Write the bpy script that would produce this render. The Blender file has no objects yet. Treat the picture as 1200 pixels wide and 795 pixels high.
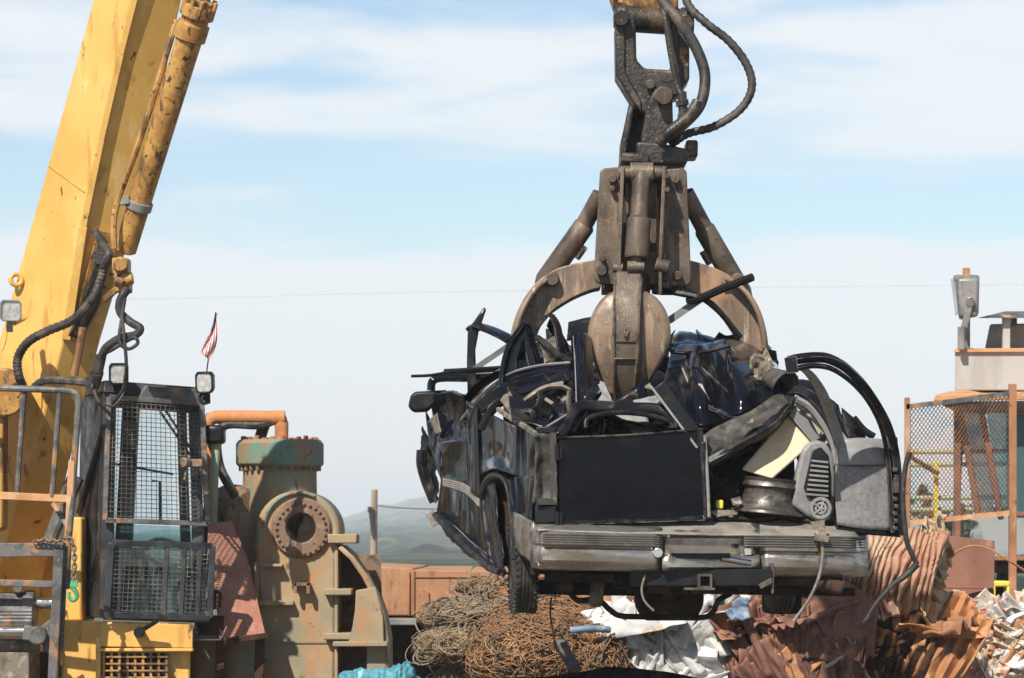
import bpy, bmesh, math, random
from mathutils import Vector, Matrix, noise
R = math.radians
S = bpy.context.scene
COL = S.collection
F = 600 / math.tan(R(9))        # focal length in photo pixels
EYE, HZ = 1.7, 640              # eye height, horizon row

def P(x, y, Y):
    return Vector(((x - 600) / F * Y, Y, EYE + (HZ - y) / F * Y))
def m(px_, Y):
    return px_ * Y / F
def row_ground(Y):
    return HZ + EYE * F / Y

# ------------------------------------------------------------ materials
def mat(name, base, layers=(), rough=.6, metal=0.0, bump=.25, bscale=45, coat=0, rvar=.12, spec=.5, wear=None, wear_w=.012):
    mt = bpy.data.materials.new(name); mt.use_nodes = True
    nt = mt.node_tree; N = nt.nodes; L = nt.links
    b = N['Principled BSDF']
    tc = N.new('ShaderNodeTexCoord')
    def noise_fac(scale, lo, hi, stretch=(1, 1, 1), detail=6, off=0):
        mp = N.new('ShaderNodeMapping'); mp.inputs['Scale'].default_value = stretch
        mp.inputs['Location'].default_value = (off, off * .7, off * 1.3)
        L.new(tc.outputs['Object'], mp.inputs['Vector'])
        nz = N.new('ShaderNodeTexNoise'); nz.inputs['Scale'].default_value = scale
        nz.inputs['Detail'].default_value = detail; nz.inputs['Roughness'].default_value = .62
        L.new(mp.outputs['Vector'], nz.inputs['Vector'])
        mr = N.new('ShaderNodeMapRange'); mr.interpolation_type = 'SMOOTHSTEP'
        mr.inputs['From Min'].default_value = lo; mr.inputs['From Max'].default_value = hi
        L.new(nz.outputs['Fac'], mr.inputs['Value'])
        return mr.outputs['Result']
    col = None
    def mix(fac, c2):
        nonlocal col
        mx = N.new('ShaderNodeMix'); mx.data_type = 'RGBA'
        if col is None: mx.inputs['A'].default_value = (*base, 1)
        else: L.new(col, mx.inputs['A'])
        mx.inputs['B'].default_value = (*c2, 1)
        L.new(fac, mx.inputs['Factor']); col = mx.outputs['Result']
    first = None
    for i, ly in enumerate(layers):
        c2, sc, lo, hi = ly[:4]
        st = ly[4] if len(ly) > 4 else (1, 1, 1)
        f = noise_fac(sc, lo, hi, st, 7, 3.1 * i + .5)
        if first is None: first = f
        mix(f, c2)
    if wear:
        bv = N.new('ShaderNodeBevel'); bv.samples = 4; bv.inputs['Radius'].default_value = wear_w
        ge = N.new('ShaderNodeNewGeometry')
        dt = N.new('ShaderNodeVectorMath'); dt.operation = 'DOT_PRODUCT'
        L.new(bv.outputs['Normal'], dt.inputs[0]); L.new(ge.outputs['Normal'], dt.inputs[1])
        mr = N.new('ShaderNodeMapRange'); mr.inputs['From Min'].default_value = .97; mr.inputs['From Max'].default_value = .8
        L.new(dt.outputs['Value'], mr.inputs['Value'])
        nf = noise_fac(14, .42, .6, (1, 1, 1), 5, 9)
        mu = N.new('ShaderNodeMath'); mu.operation = 'MULTIPLY'
        L.new(mr.outputs['Result'], mu.inputs[0]); L.new(nf, mu.inputs[1])
        mix(mu.outputs['Value'], wear)
    if col is None: b.inputs['Base Color'].default_value = (*base, 1)
    else: L.new(col, b.inputs['Base Color'])
    rf = noise_fac(9, .3, .7, (1, 1, 1), 6, 20)
    mr = N.new('ShaderNodeMapRange'); mr.inputs['To Min'].default_value = max(.03, rough - rvar); mr.inputs['To Max'].default_value = min(1, rough + rvar)
    L.new(rf, mr.inputs['Value']); L.new(mr.outputs['Result'], b.inputs['Roughness'])
    b.inputs['Metallic'].default_value = metal; b.inputs['Specular IOR Level'].default_value = spec
    if coat: b.inputs['Coat Weight'].default_value = coat; b.inputs['Coat Roughness'].default_value = .06
    if bump:
        nz = N.new('ShaderNodeTexNoise'); nz.inputs['Scale'].default_value = bscale; nz.inputs['Detail'].default_value = 6
        L.new(tc.outputs['Object'], nz.inputs['Vector'])
        bp = N.new('ShaderNodeBump'); bp.inputs['Strength'].default_value = bump; bp.inputs['Distance'].default_value = .01
        L.new(nz.outputs['Fac'], bp.inputs['Height']); L.new(bp.outputs['Normal'], b.inputs['Normal'])
    return mt

def glass(name, tint, alpha=.25, rough=.05):
    mt = bpy.data.materials.new(name); mt.use_nodes = True
    nt = mt.node_tree; N = nt.nodes; L = nt.links; N.clear()
    o = N.new('ShaderNodeOutputMaterial'); mx = N.new('ShaderNodeMixShader')
    t = N.new('ShaderNodeBsdfTransparent'); t.inputs['Color'].default_value = (*tint, 1)
    g = N.new('ShaderNodeBsdfPrincipled'); g.inputs['Base Color'].default_value = (*[c * .3 for c in tint], 1); g.inputs['Roughness'].default_value = rough
    mx.inputs['Fac'].default_value = alpha
    L.new(t.outputs[0], mx.inputs[1]); L.new(g.outputs[0], mx.inputs[2]); L.new(mx.outputs[0], o.inputs['Surface'])
    return mt

BR = (.09, .045, .02)
yellow = mat('yellow_paint', (.74, .445, .118), [((.66, .375, .085), 1.6, .4, .65), ((.55, .29, .065), 7, .54, .68, (1, 1, .22)), ((.82, .56, .21), 3.2, .57, .7, (1, 1, .4)),
             ((.33, .16, .05), 9, .61, .70, (1, 1, .2)), ((.10, .05, .025), 11, .655, .70, (1, 1, .5)), ((.16, .08, .03), 50, .665, .71)], rough=.5, bump=.08, bscale=30, wear=(.28, .15, .07))
yellow_worn = mat('worn_yellow_paint', (.52, .285, .075), [((.38, .19, .05), 5, .42, .6), ((.16, .085, .035), 9, .5, .62, (1, 1, .4)), ((.05, .03, .02), 16, .57, .63), ((.70, .44, .12), 7, .6, .7, (1, 1, .5))], rough=.5, bump=.3, wear=(.12, .07, .04))
rust = mat('rusty_steel', (.36, .165, .08), [((.25, .115, .06), 2.2, .4, .62), ((.48, .24, .115), 4.5, .54, .68, (1, 1, .4)), ((.17, .075, .04), 12, .58, .68), ((.5, .33, .2), 2.7, .6, .72, (1, 1, .3))], rough=.85, bump=.3)
rust_pale = mat('pale_rust', (.37, .185, .092), [((.44, .25, .13), 1.7, .42, .6), ((.28, .125, .06), 2.5, .53, .66, (1, 1, .3)), ((.18, .08, .04), 9, .60, .7, (1, 1, .4)), ((.48, .36, .24), 4, .64, .72, (1, 1, .25))], rough=.85, bump=.25)
rust_orange = mat('orange_rust', (.52, .22, .08), [((.36, .14, .055), 3, .45, .6), ((.6, .36, .17), 6, .56, .68)], rough=.85, bump=.3)
rust_plate = mat('brown_rust_plate', (.235, .105, .068), [((.19, .082, .052), 2.5, .42, .62, (1, 1, .5)), ((.30, .15, .09), 6, .57, .7), ((.14, .06, .04), 20, .63, .7)], rough=.85, bump=.15)
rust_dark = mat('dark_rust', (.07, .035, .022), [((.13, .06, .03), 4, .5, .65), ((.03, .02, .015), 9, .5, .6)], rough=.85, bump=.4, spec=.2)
expanded = mat('pink_expanded_metal', (.47, .215, .145), [((.40, .17, .108), 4, .45, .62), ((.50, .26, .18), 9, .56, .68), ((.30, .13, .08), 90, .52, .6)], rough=.85, bump=.5, bscale=70)
press_m = mat('weathered_green_paint', (.22, .21, .15), [((.27, .195, .12), 2.4, .40, .58), ((.34, .22, .12), 5, .50, .66, (1, 1, .35)), ((.15, .26, .20), 3.4, .59, .66), ((.16, .085, .05), 9, .60, .68, (1, 1, .4)), ((.07, .045, .03), 17, .66, .72)], rough=.75, bump=.25, wear=(.34, .20, .11))
press_tan = mat('tan_weathered_paint', (.37, .265, .15), [((.27, .23, .15), 2.2, .42, .6), ((.40, .215, .095), 4, .50, .64, (1, 1, .35)), ((.24, .25, .17), 3.8, .58, .66), ((.18, .10, .06), 9, .62, .69), ((.08, .05, .03), 20, .67, .72)], rough=.75, bump=.25, wear=(.40, .21, .10))
press_green = mat('green_flange_paint', (.15, .24, .18), [((.28, .19, .11), 5, .47, .6), ((.20, .10, .06), 9, .56, .65), ((.17, .30, .22), 14, .6, .66)], rough=.75, bump=.25, wear=(.38, .17, .08))
ring_m = mat('brown_port_ring', (.20, .12, .075), [((.28, .17, .10), 8, .45, .62), ((.08, .05, .035), 14, .55, .65)], rough=.7, bump=.3, wear=(.36, .24, .14))
pink_rust = mat('red_rust_bolts', (.47, .16, .08), [((.3, .1, .05), 9, .5, .6)], rough=.85)
grease = mat('greasy_black_steel', (.030, .024, .018), [((.085, .058, .035), 6, .47, .62), ((.015, .012, .01), 9, .5, .6), ((.26, .135, .03), 4.2, .64, .69), ((.15, .12, .09), 30, .64, .7)], rough=.42, bump=.6, bscale=60, wear=(.15, .10, .06))
steel_brown = mat('worn_brown_steel', (.135, .10, .072), [((.075, .055, .04), 4, .42, .6), ((.22, .16, .11), 8, .53, .67, (1, 1, .3)), ((.28, .145, .055), 5, .61, .69), ((.055, .04, .03), 12, .6, .68), ((.36, .30, .23), 50, .66, .71, (1, 1, .2))], rough=.5, metal=.25, bump=.25, bscale=70, wear=(.40, .32, .24))
steel_tine = mat('polished_brown_steel', (.245, .168, .112), [((.15, .105, .072), 5, .42, .6), ((.34, .24, .165), 7, .53, .66, (2, 2, .25)), ((.36, .19, .085), 2.2, .60, .72), ((.44, .37, .29), 34, .60, .69, (1, 1, .10)), ((.12, .085, .06), 26, .62, .70, (1, 1, .15)), ((.09, .065, .045), 14, .64, .7)], rough=.5, metal=.15, bump=.2, bscale=70, wear=(.45, .38, .30))
black_paint = mat('black_car_paint', (.005, .006, .010), [((.014, .013, .0125), 5, .58, .72), ((.07, .062, .05), 13, .67, .75), ((.006, .008, .014), 3, .5, .65)], rough=.12, rvar=.08, bump=.02, bscale=12, spec=.26, wear=(.30, .27, .23), wear_w=.004)
black_dusty = mat('dusty_black_paint', (.007, .007, .009), [((.032, .030, .027), 6, .47, .65), ((.11, .095, .075), 9, .61, .72), ((.008, .009, .014), 4, .5, .6)], rough=.32, rvar=.2, bump=.15, bscale=30, spec=.28, wear=(.28, .25, .21), wear_w=.008)
black_door = mat('matt_black_door', (.0045, .005, .0065), [((.010, .010, .0105), 2.2, .52, .68), ((.035, .032, .028), 34, .69, .74), ((.03, .028, .024), 12, .68, .74, (1, 1, .2))], rough=.22, rvar=.12, bump=.03, bscale=8, spec=.14)
black_plastic = mat('black_plastic', (.011, .011, .012), [((.035, .033, .03), 8, .54, .7)], rough=.42, bump=.2, spec=.25)
black_cab = mat('black_cab_paint', (.028, .03, .036), [((.07, .066, .06), 4, .48, .66, (1, 1, .4)), ((.15, .12, .085), 10, .63, .71), ((.014, .014, .018), 6, .5, .62)], rough=.45, bump=.12, wear=(.18, .13, .09))
rubber = mat('black_rubber', (.022, .021, .02), [((.07, .062, .05), 9, .46, .66), ((.13, .10, .075), 18, .62, .7)], rough=.7, bump=.3)
hose_m = mat('dusty_hose', (.05, .042, .036), [((.12, .095, .07), 9, .48, .64), ((.02, .018, .016), 14, .5, .6)], rough=.6, bump=.35)
chrome = mat('dirty_chrome', (.46, .43, .39), [((.30, .26, .21), 4, .42, .62, (.4, 1, 1)), ((.22, .17, .12), 9, .56, .68), ((.55, .53, .50), 5, .58, .7)], rough=.30, metal=.75, bump=.10, bscale=25, rvar=.14)
chrome_dust = mat('dusty_bumper_step', (.32, .29, .25), [((.22, .195, .165), 6, .44, .62), ((.42, .39, .34), 9, .56, .68), ((.12, .09, .06), 18, .64, .7)], rough=.6, metal=.25, bump=.2)
grey_steel = mat('grey_steel', (.28, .27, .25), [((.19, .18, .165), 5, .45, .62), ((.30, .18, .10), 8, .6, .68), ((.38, .37, .35), 12, .6, .7)], rough=.55, metal=.3, bump=.15, wear=(.42, .38, .33))
rail_m = mat('grey_rail_paint', (.13, .125, .12), [((.07, .065, .06), 8, .45, .6), ((.34, .17, .075), 5, .55, .64), ((.24, .22, .2), 20, .6, .68)], rough=.55, bump=.2)
shiny = mat('bright_rod', (.72, .70, .67), [((.5, .46, .40), 9, .5, .65)], rough=.18, metal=1, bump=0)
grey_plastic = mat('grey_trim_plastic', (.24, .232, .225), [((.19, .182, .175), 5, .45, .62), ((.30, .29, .275), 14, .55, .68), ((.15, .11, .075), 10, .66, .73)], rough=.7, bump=.12, bscale=150)
grey_carpet = mat('grey_door_carpet', (.235, .225, .215), [((.185, .175, .168), 28, .45, .6), ((.28, .268, .255), 60, .5, .66), ((.16, .11, .07), 6, .64, .72)], rough=.95, bump=.6, bscale=220)
cream = mat('cream_panel', (.64, .52, .345), [((.55, .43, .27), 4, .5, .68), ((.40, .29, .17), 14, .66, .73)], rough=.7, bump=.1)
tan_liner = mat('torn_tan_liner', (.20, .165, .125), [((.10, .08, .06), 7, .45, .62), ((.36, .32, .26), 12, .56, .68)], rough=.85, bump=.35)
pad_m = mat('dusty_step_pad', (.085, .077, .065), [((.05, .046, .04), 8, .45, .62), ((.14, .125, .10), 12, .58, .7)], rough=.6, bump=.1)
board_m = mat('dusty_dark_board', (.045, .04, .032), [((.085, .075, .06), 6, .48, .62), ((.03, .027, .022), 8, .52, .62), ((.22, .20, .165), 14, .62, .7)], rough=.7, bump=.3)
rim_m = mat('grimy_wheel_steel', (.085, .075, .066), [((.16, .14, .115), 7, .47, .64, (1, 1, 3)), ((.04, .035, .03), 10, .52, .64)], rough=.42, metal=.5, bump=.2)
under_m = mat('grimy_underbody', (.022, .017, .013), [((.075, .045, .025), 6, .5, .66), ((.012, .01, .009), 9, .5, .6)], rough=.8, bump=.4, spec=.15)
under_tan = mat('muddy_steel', (.115, .095, .07), [((.045, .037, .03), 8, .40, .60), ((.17, .15, .12), 14, .6, .7)], rough=.7, bump=.3)
concrete = mat('pale_grey_painted_steel', (.43, .415, .385), [((.36, .34, .31), 2.5, .44, .62, (1, 1, .3)), ((.36, .29, .21), 8, .64, .72, (1, 1, .3)), ((.48, .47, .44), 5, .56, .7)], rough=.75, bump=.1)
grey_wall = mat('grey_lower_wall', (.30, .305, .30), [((.24, .24, .235), 3, .45, .62), ((.36, .26, .17), 9, .65, .72)], rough=.75, bump=.1)
tower_rust = mat('orange_edge_rust', (.56, .30, .14), [((.45, .21, .09), 4, .45, .62), ((.62, .42, .25), 7, .55, .68)], rough=.85, bump=.2)
mesh_rust = mat('rusty_mesh', (.16, .085, .05), [((.33, .15, .065), 2.2, .47, .6), ((.06, .045, .04), 3, .5, .6)], rough=.8, bump=0)
wire_mesh = mat('dull_guard_mesh', (.12, .105, .085), [((.30, .25, .185), 3, .47, .62), ((.04, .038, .035), 5, .5, .6)], rough=.6, metal=.2, bump=0)
yel_post = mat('safety_yellow', (.72, .58, .08), [((.5, .36, .06), 6, .5, .65), ((.3, .2, .08), 12, .64, .7)], rough=.6, bump=.1)
pale_green = mat('pale_green_pipe', (.36, .44, .28), [((.40, .34, .20), 4, .5, .62)], rough=.7, bump=.1)
green_hook = mat('green_hook_paint', (.06, .30, .13), [((.10, .40, .2), 20, .5, .6), ((.2, .12, .06), 30, .6, .66)], rough=.5)
chain_m = mat('rusty_chain', (.23, .155, .10), [((.35, .25, .16), 20, .5, .62), ((.10, .06, .04), 30, .52, .62)], rough=.6, metal=.3, bump=.2)
tarp_m = mat('teal_tarp', (.08, .28, .33), [((.05, .20, .25), 5, .45, .6), ((.30, .55, .58), 9, .58, .68), ((.2, .17, .13), 14, .66, .72)], rough=.6, bump=.3)
white_scrap = mat('white_scrap_sheet', (.62, .61, .58), [((.42, .41, .40), 3.2, .46, .62), ((.36, .23, .13), 5, .58, .68), ((.70, .69, .66), 7, .55, .68), ((.14, .11, .09), 14, .64, .71)], rough=.6, bump=.2)
blue_scrap = mat('blue_scrap_sheet', (.15, .22, .32), [((.42, .44, .44), 6, .52, .64), ((.2, .13, .09), 9, .6, .68)], rough=.6, bump=.2)
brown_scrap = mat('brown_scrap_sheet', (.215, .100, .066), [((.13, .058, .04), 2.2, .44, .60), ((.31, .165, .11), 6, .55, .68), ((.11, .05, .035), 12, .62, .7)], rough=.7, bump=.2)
orange_scrap = mat('orange_scrap_sheet', (.46, .215, .085), [((.34, .15, .06), 4, .45, .6), ((.56, .33, .15), 7, .55, .67), ((.16, .08, .04), 12, .62, .7)], rough=.75, bump=.25)
tan_scrap = mat('tan_scrap_sheet', (.43, .235, .15), [((.50, .375, .25), 1.6, .47, .6), ((.36, .17, .10), 4, .52, .66), ((.22, .11, .07), 10, .62, .7)], rough=.75, bump=.2)
beige_scrap = mat('beige_scrap_sheet', (.50, .40, .27), [((.42, .30, .19), 5, .47, .62), ((.40, .2, .1), 8, .58, .68)], rough=.75, bump=.2)
red_scrap = mat('red_and_white_scrap', (.56, .46, .36), [((.44, .17, .11), 7, .50, .58), ((.70, .66, .60), 9, .56, .64), ((.42, .20, .11), 16, .6, .67), ((.18, .10, .07), 22, .65, .7)], rough=.6, bump=.2)
wire_tan = mat('tan_wire', (.30, .205, .11), [((.20, .13, .07), 6, .45, .6), ((.42, .31, .19), 9, .56, .68)], rough=.75, bump=0)
wire_orange = mat('orange_wire', (.33, .17, .075), [((.22, .125, .065), 4, .45, .6), ((.48, .31, .16), 7, .55, .67)], rough=.8, bump=0)
wire_core = mat('wire_core_rust', (.12, .065, .035), [((.2, .11, .055), 30, .45, .6)], rough=.9, bump=1, bscale=60)
lens_m = mat('lamp_lens', (.55, .54, .50), [((.75, .74, .70), 20, .45, .6)], rough=.12, metal=.4, bump=.4, bscale=90)
wood_pole = mat('weathered_wood_pole', (.34, .26, .18), [((.25, .18, .12), 4, .45, .6, (3, 3, .3))], rough=.9)
ground_m = mat('yard_dirt', (.125, .105, .082), [((.16, .135, .105), .35, .4, .6), ((.09, .07, .055), 1.3, .5, .65), ((.24, .20, .15), 4, .57, .7)], rough=.95, bump=.6, bscale=6)
hill_m = mat('forested_hill', (.035, .06, .03), [((.012, .028, .016), .035, .42, .58), ((.15, .16, .07), .014, .53, .60), ((.20, .17, .10), .008, .60, .67), ((.008, .02, .012), .12, .48, .58), ((.10, .13, .06), .09, .60, .68)], rough=.95, bump=0, spec=.1)
leaf_m = mat('dull_foliage', (.08, .09, .04), [((.05, .065, .03), 2, .45, .6), ((.14, .11, .06), 3, .56, .66)], rough=.8, bump=0)
bark_m = mat('grey_bark', (.13, .10, .075), rough=.9)
flag_red = mat('flag_red', (.50, .05, .06), rough=.8, bump=0)
flag_white = mat('flag_white', (.75, .74, .74), rough=.8, bump=0)
flag_blue = mat('flag_blue', (.04, .06, .2), rough=.8, bump=0)
cab_glass = glass('cab_glass', (.95, .98, .985), .035)
dark_glass = glass('cab_lower_glass', (.72, .86, .87), .16)
teal_glass = glass('teal_window_glass', (.45, .72, .74), .35)
grey_glass = glass('dusty_window_glass', (.62, .70, .72), .5, .25)
lamp_glass = glass('flood_glass', (.9, .93, .95), .45, .04)

# ------------------------------------------------------------ mesh helpers
def tri(t):
    t = t - math.floor(t)
    return 4 * abs(t - .5) - 1
def fold_fn(seed, freq, k=4, pleat=None, pw=1.0):
    rg = random.Random(seed)
    dirs = []
    for i in range(k):
        v = Vector((rg.gauss(0, 1), rg.gauss(0, 1), rg.gauss(0, 1))).normalized()
        dirs.append((v * freq * (1 + .75 * i), rg.random(), 1 / (1 + .8 * i)))
    off = Vector((rg.uniform(0, 50), rg.uniform(0, 50), rg.uniform(0, 50)))
    def f(p):
        w = p + noise.noise_vector(p * freq * .8 + off) * (.35 / freq)
        d = sum(a * tri(w.dot(v) + ph) for v, ph, a in dirs) / 2.0
        if pleat is not None:
            t = (p + (w - p) * .55).dot(pleat); d = d * .35 + pw * (.35 * tri(t) + .65 * math.cos(6.2831853 * t))
        return d
    return f
def catmull(pts, n):
    if len(pts) == 2: return [pts[0].lerp(pts[1], i / (n - 1)) for i in range(n)]
    out = []; k = len(pts) - 1
    for i in range(n):
        t = i / (n - 1) * k; j = min(int(t), k - 1); u = t - j
        p1, p2 = pts[j], pts[j + 1]
        p0 = pts[j - 1] if j > 0 else p1 * 2 - p2
        p3 = pts[j + 2] if j + 2 <= k else p2 * 2 - p1
        out.append(.5 * ((2 * p1) + (p2 - p0) * u + (2 * p0 - 5 * p1 + 4 * p2 - p3) * u * u + (3 * p1 - p0 - 3 * p2 + p3) * u ** 3))
    return out
def linres(pts, n):
    k = len(pts) - 1; out = []
    for i in range(n):
        t = i / (n - 1) * k; j = min(int(t), k - 1)
        out.append(pts[j].lerp(pts[j + 1], t - j))
    return out
def V(p): return p if isinstance(p, Vector) else P(*p)
ZUP = Vector((0, 0, 1))

class MB:
    def __init__(s): s.bm = bmesh.new(); s.mi = 0
    def face(s, vs):
        try: f = s.bm.faces.new(vs)
        except ValueError: return
        f.material_index = s.mi; f.smooth = True
    def hexa(s, c):      # 8 corners: bottom ring 0-3, top ring 4-7
        v = [s.bm.verts.new(p) for p in c]
        for q in ((3, 2, 1, 0), (4, 5, 6, 7), (0, 1, 5, 4), (1, 2, 6, 5), (2, 3, 7, 6), (3, 0, 4, 7)): s.face([v[i] for i in q])
        return s
    def box(s, x0, y0, x1, y1, Y, d):     # front face in photo coordinates at distance Y, d deep
        a = [P(x0, y1, Y), P(x1, y1, Y), P(x1, y0, Y), P(x0, y0, Y)]
        D = Vector((0, d, 0))
        return s.hexa([a[0], a[1], a[1] + D, a[0] + D, a[3], a[2], a[2] + D, a[3] + D])
    def quad(s, pts, d):                  # slab from 4 points, extruded by d (vector or depth)
        a = [V(p) for p in pts]; D = d if isinstance(d, Vector) else Vector((0, d, 0))
        return s.hexa([a[3], a[2], a[2] + D, a[3] + D, a[0], a[1], a[1] + D, a[0] + D])
    def wbox(s, x0, x1, y0, y1, z0, z1):
        return s.hexa([Vector(p) for p in ((x0, y0, z0), (x1, y0, z0), (x1, y1, z0), (x0, y1, z0), (x0, y0, z1), (x1, y0, z1), (x1, y1, z1), (x0, y1, z1))])
    def beam(s, p, q, w, h, up=None):
        p, q = V(p), V(q); ax = (q - p).normalized()
        up = up or Vector((0, 1, 0))
        a = ax.cross(up)
        if a.length < 1e-4: a = ax.cross(ZUP)
        a.normalize(); b = a.cross(ax).normalized()
        a *= w / 2; b *= h / 2
        return s.hexa([p - a - b, p + a - b, p + a + b, p - a + b, q - a - b, q + a - b, q + a + b, q - a + b])
    def poly(s, pts, d):
        a = [V(p) for p in pts]; D = d if isinstance(d, Vector) else Vector((0, d, 0))
        f = [s.bm.verts.new(p) for p in a]; g = [s.bm.verts.new(p + D) for p in a]
        s.face(f); s.face(g[::-1]); n = len(a)
        for i in range(n): s.face([f[i], g[i], g[(i + 1) % n], f[(i + 1) % n]])
        return s
    def ring(s, c, a, b, r, n):
        return [s.bm.verts.new(c + a * (r * math.cos(6.2831853 * i / n)) + b * (r * math.sin(6.2831853 * i / n))) for i in range(n)]
    def bridge(s, r0, r1):
        n = len(r0)
        for i in range(n): s.face([r0[i], r0[(i + 1) % n], r1[(i + 1) % n], r1[i]])
    def lathe(s, p, q, prof, n=32, cap=True):   # prof: (t along p->q, radius in m)
        p, q = V(p), V(q); ax = (q - p).normalized()
        a = ax.cross(ZUP if abs(ax.z) < .9 else Vector((1, 0, 0))).normalized(); b = ax.cross(a)
        rs = [s.ring(p.lerp(q, t), a, b, max(r, 1e-4), n) for t, r in prof]
        for i in range(len(rs) - 1): s.bridge(rs[i], rs[i + 1])
        if cap: s.face(rs[0][::-1]); s.face(rs[-1])
        return s
    def cyl(s, p, q, r, r2=None, n=24): return s.lathe(p, q, [(0, r), (1, r if r2 is None else r2)], n)
    def tube(s, pts, r, n=8, res=7, smooth=True, rib=None, flat=1.0):
        pts = [V(p) for p in pts]
        if smooth and len(pts) > 2: pts = catmull(pts, (len(pts) - 1) * res + 1)
        if rib: pts = catmull(pts, max(8, int(sum((pts[i + 1] - pts[i]).length for i in range(len(pts) - 1)) / rib)))
        t0 = (pts[1] - pts[0]).normalized()
        a = t0.cross(ZUP if abs(t0.z) < .9 else Vector((1, 0, 0))).normalized(); prev = None
        for i, p in enumerate(pts):
            t = (pts[min(i + 1, len(pts) - 1)] - pts[max(i - 1, 0)]).normalized()
            a = (a - t * a.dot(t)).normalized(); b = t.cross(a)
            rr = r(i / (len(pts) - 1)) if callable(r) else r
            if rib: rr *= 1.09 if i % 2 else .93
            c = s.ring(p, a, b * flat, rr, n)
            if prev: s.bridge(prev, c)
            else: s.face(c[::-1])
            prev = c
        s.face(prev); return s
    def torus(s, c, ax, R0, r, n=20, k=8, a0=0, a1=360, sq=1.0):
        ax = ax.normalized(); a = ax.cross(ZUP if abs(ax.z) < .9 else Vector((1, 0, 0))).normalized(); b = ax.cross(a)
        full = a1 - a0 >= 359.9; rs = []
        for i in range(n if full else n + 1):
            t = R(a0 + (a1 - a0) * i / n); d = a * math.cos(t) + b * math.sin(t)
            rs.append([s.bm.verts.new(c + (a * math.cos(t) * sq + b * math.sin(t)) * R0 + (d * math.cos(6.2831853 * j / k) + ax * math.sin(6.2831853 * j / k)) * r) for j in range(k)])
        for i in range(len(rs) - (0 if full else 1)): s.bridge(rs[i], rs[(i + 1) % len(rs)])
        if not full: s.face(rs[0][::-1]); s.face(rs[-1])
        return s
    def grid(s, g):
        v = [[s.bm.verts.new(p) for p in r] for r in g]
        for i in range(len(g) - 1):
            for j in range(len(g[0]) - 1): s.face([v[i][j], v[i][j + 1], v[i + 1][j + 1], v[i + 1][j]])
        return s
    def sheet(s, ctrl, nu, nv, amp=0, freq=3, seed=1, smooth=True, pleat=None, edge=1.0, k=4):
        f = catmull if smooth else linres
        rows = [f([V(p) for p in r], nu) for r in ctrl]
        cols = [f([rows[i][j] for i in range(len(rows))], nv) for j in range(nu)]
        g = [[cols[j][i] for j in range(nu)] for i in range(nv)]
        if amp:
            fn = fold_fn(seed, freq, k, pleat=pleat); h = []
            for i in range(nv):
                rr = []
                for j in range(nu):
                    a = g[i][min(j + 1, nu - 1)] - g[i][max(j - 1, 0)]; b = g[min(i + 1, nv - 1)][j] - g[max(i - 1, 0)][j]
                    nrm = a.cross(b)
                    nrm = nrm.normalized() if nrm.length > 1e-9 else Vector((0, -1, 0))
                    e = min(i, nv - 1 - i, j, nu - 1 - j)
                    rr.append(g[i][j] + nrm * amp * fn(g[i][j]) * (edge if e == 0 else 1))
                h.append(rr)
            g = h
        return s.grid(g)
    def patch(s, c, nrm, su, sv, rot, amp, freq, seed, n=9, pleat=False, bend=0.0, rag=.12):
        nrm = nrm.normalized(); a = nrm.cross(ZUP if abs(nrm.z) < .9 else Vector((1, 0, 0))).normalized(); b = nrm.cross(a)
        u = a * math.cos(rot) + b * math.sin(rot); v = nrm.cross(u)
        rg = random.Random(seed); fn = fold_fn(seed, freq, pleat=(u * freq * 1.6 if pleat else None))
        ct = [rg.uniform(-rag, rag) for _ in range(8)]; g = []
        for i in range(n):
            r = []
            for j in range(n):
                x = j / (n - 1) * 2 - 1; y = i / (n - 1) * 2 - 1
                x2 = x * (1 + ct[0] * y + ct[1] * y * y); y2 = y * (1 + ct[2] * x + ct[3] * math.sin(x * 4 + ct[4] * 20))
                p = c + u * (x2 * su) + v * (y2 * sv)
                r.append(p + nrm * (amp * fn(p) + bend * (x * x) + ct[5] * .3 * su * x * y))
            g.append(r)
        return s.grid(g)
    def obj(s, name, mats, parent=None, bevel=0, solid=0, angle=35, recalc=True):
        if recalc: bmesh.ops.recalc_face_normals(s.bm, faces=s.bm.faces[:])
        me = bpy.data.meshes.new(name); s.bm.to_mesh(me); s.bm.free()
        for x in (mats if isinstance(mats, (list, tuple)) else [mats]): me.materials.append(x)
        me.set_sharp_from_angle(angle=R(angle))
        o = bpy.data.objects.new(name, me); COL.objects.link(o)
        if solid:
            md = o.modifiers.new('solid', 'SOLIDIFY'); md.thickness = solid; md.offset = 0
        if bevel:
            md = o.modifiers.new('bevel', 'BEVEL'); md.width = bevel; md.segments = 2; md.limit_method = 'ANGLE'; md.angle_limit = R(40)
        if parent: adopt(o, parent)
        return o
def adopt(o, parent):     # everything is modelled in world coordinates; only the Empties are moved
    o.parent = parent
    if parent.type == 'EMPTY': o.matrix_parent_inverse = Matrix.Translation(-Vector(parent.location))
def tag(o, label, cat, group=None, kind=None):
    if label: o['label'] = label
    if cat: o['category'] = cat
    if group: o['group'] = group
    if kind: o['kind'] = kind
    return o
def thing(name, label, cat, loc, group=None):
    o = bpy.data.objects.new(name, None); COL.objects.link(o); o.location = loc; o.empty_display_size = .3
    return tag(o, label, cat, group)
def base_origin(o):      # put a single-mesh thing's origin at its base
    vs = [v.co for v in o.data.vertices]
    lo = Vector((min(v.x for v in vs), min(v.y for v in vs), min(v.z for v in vs))); hi = Vector((max(v.x for v in vs), max(v.y for v in vs), 0))
    c = Vector(((lo.x + hi.x) / 2, (lo.y + hi.y) / 2, lo.z))
    o.data.transform(Matrix.Translation(-c)); o.location = c
    return o

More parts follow.
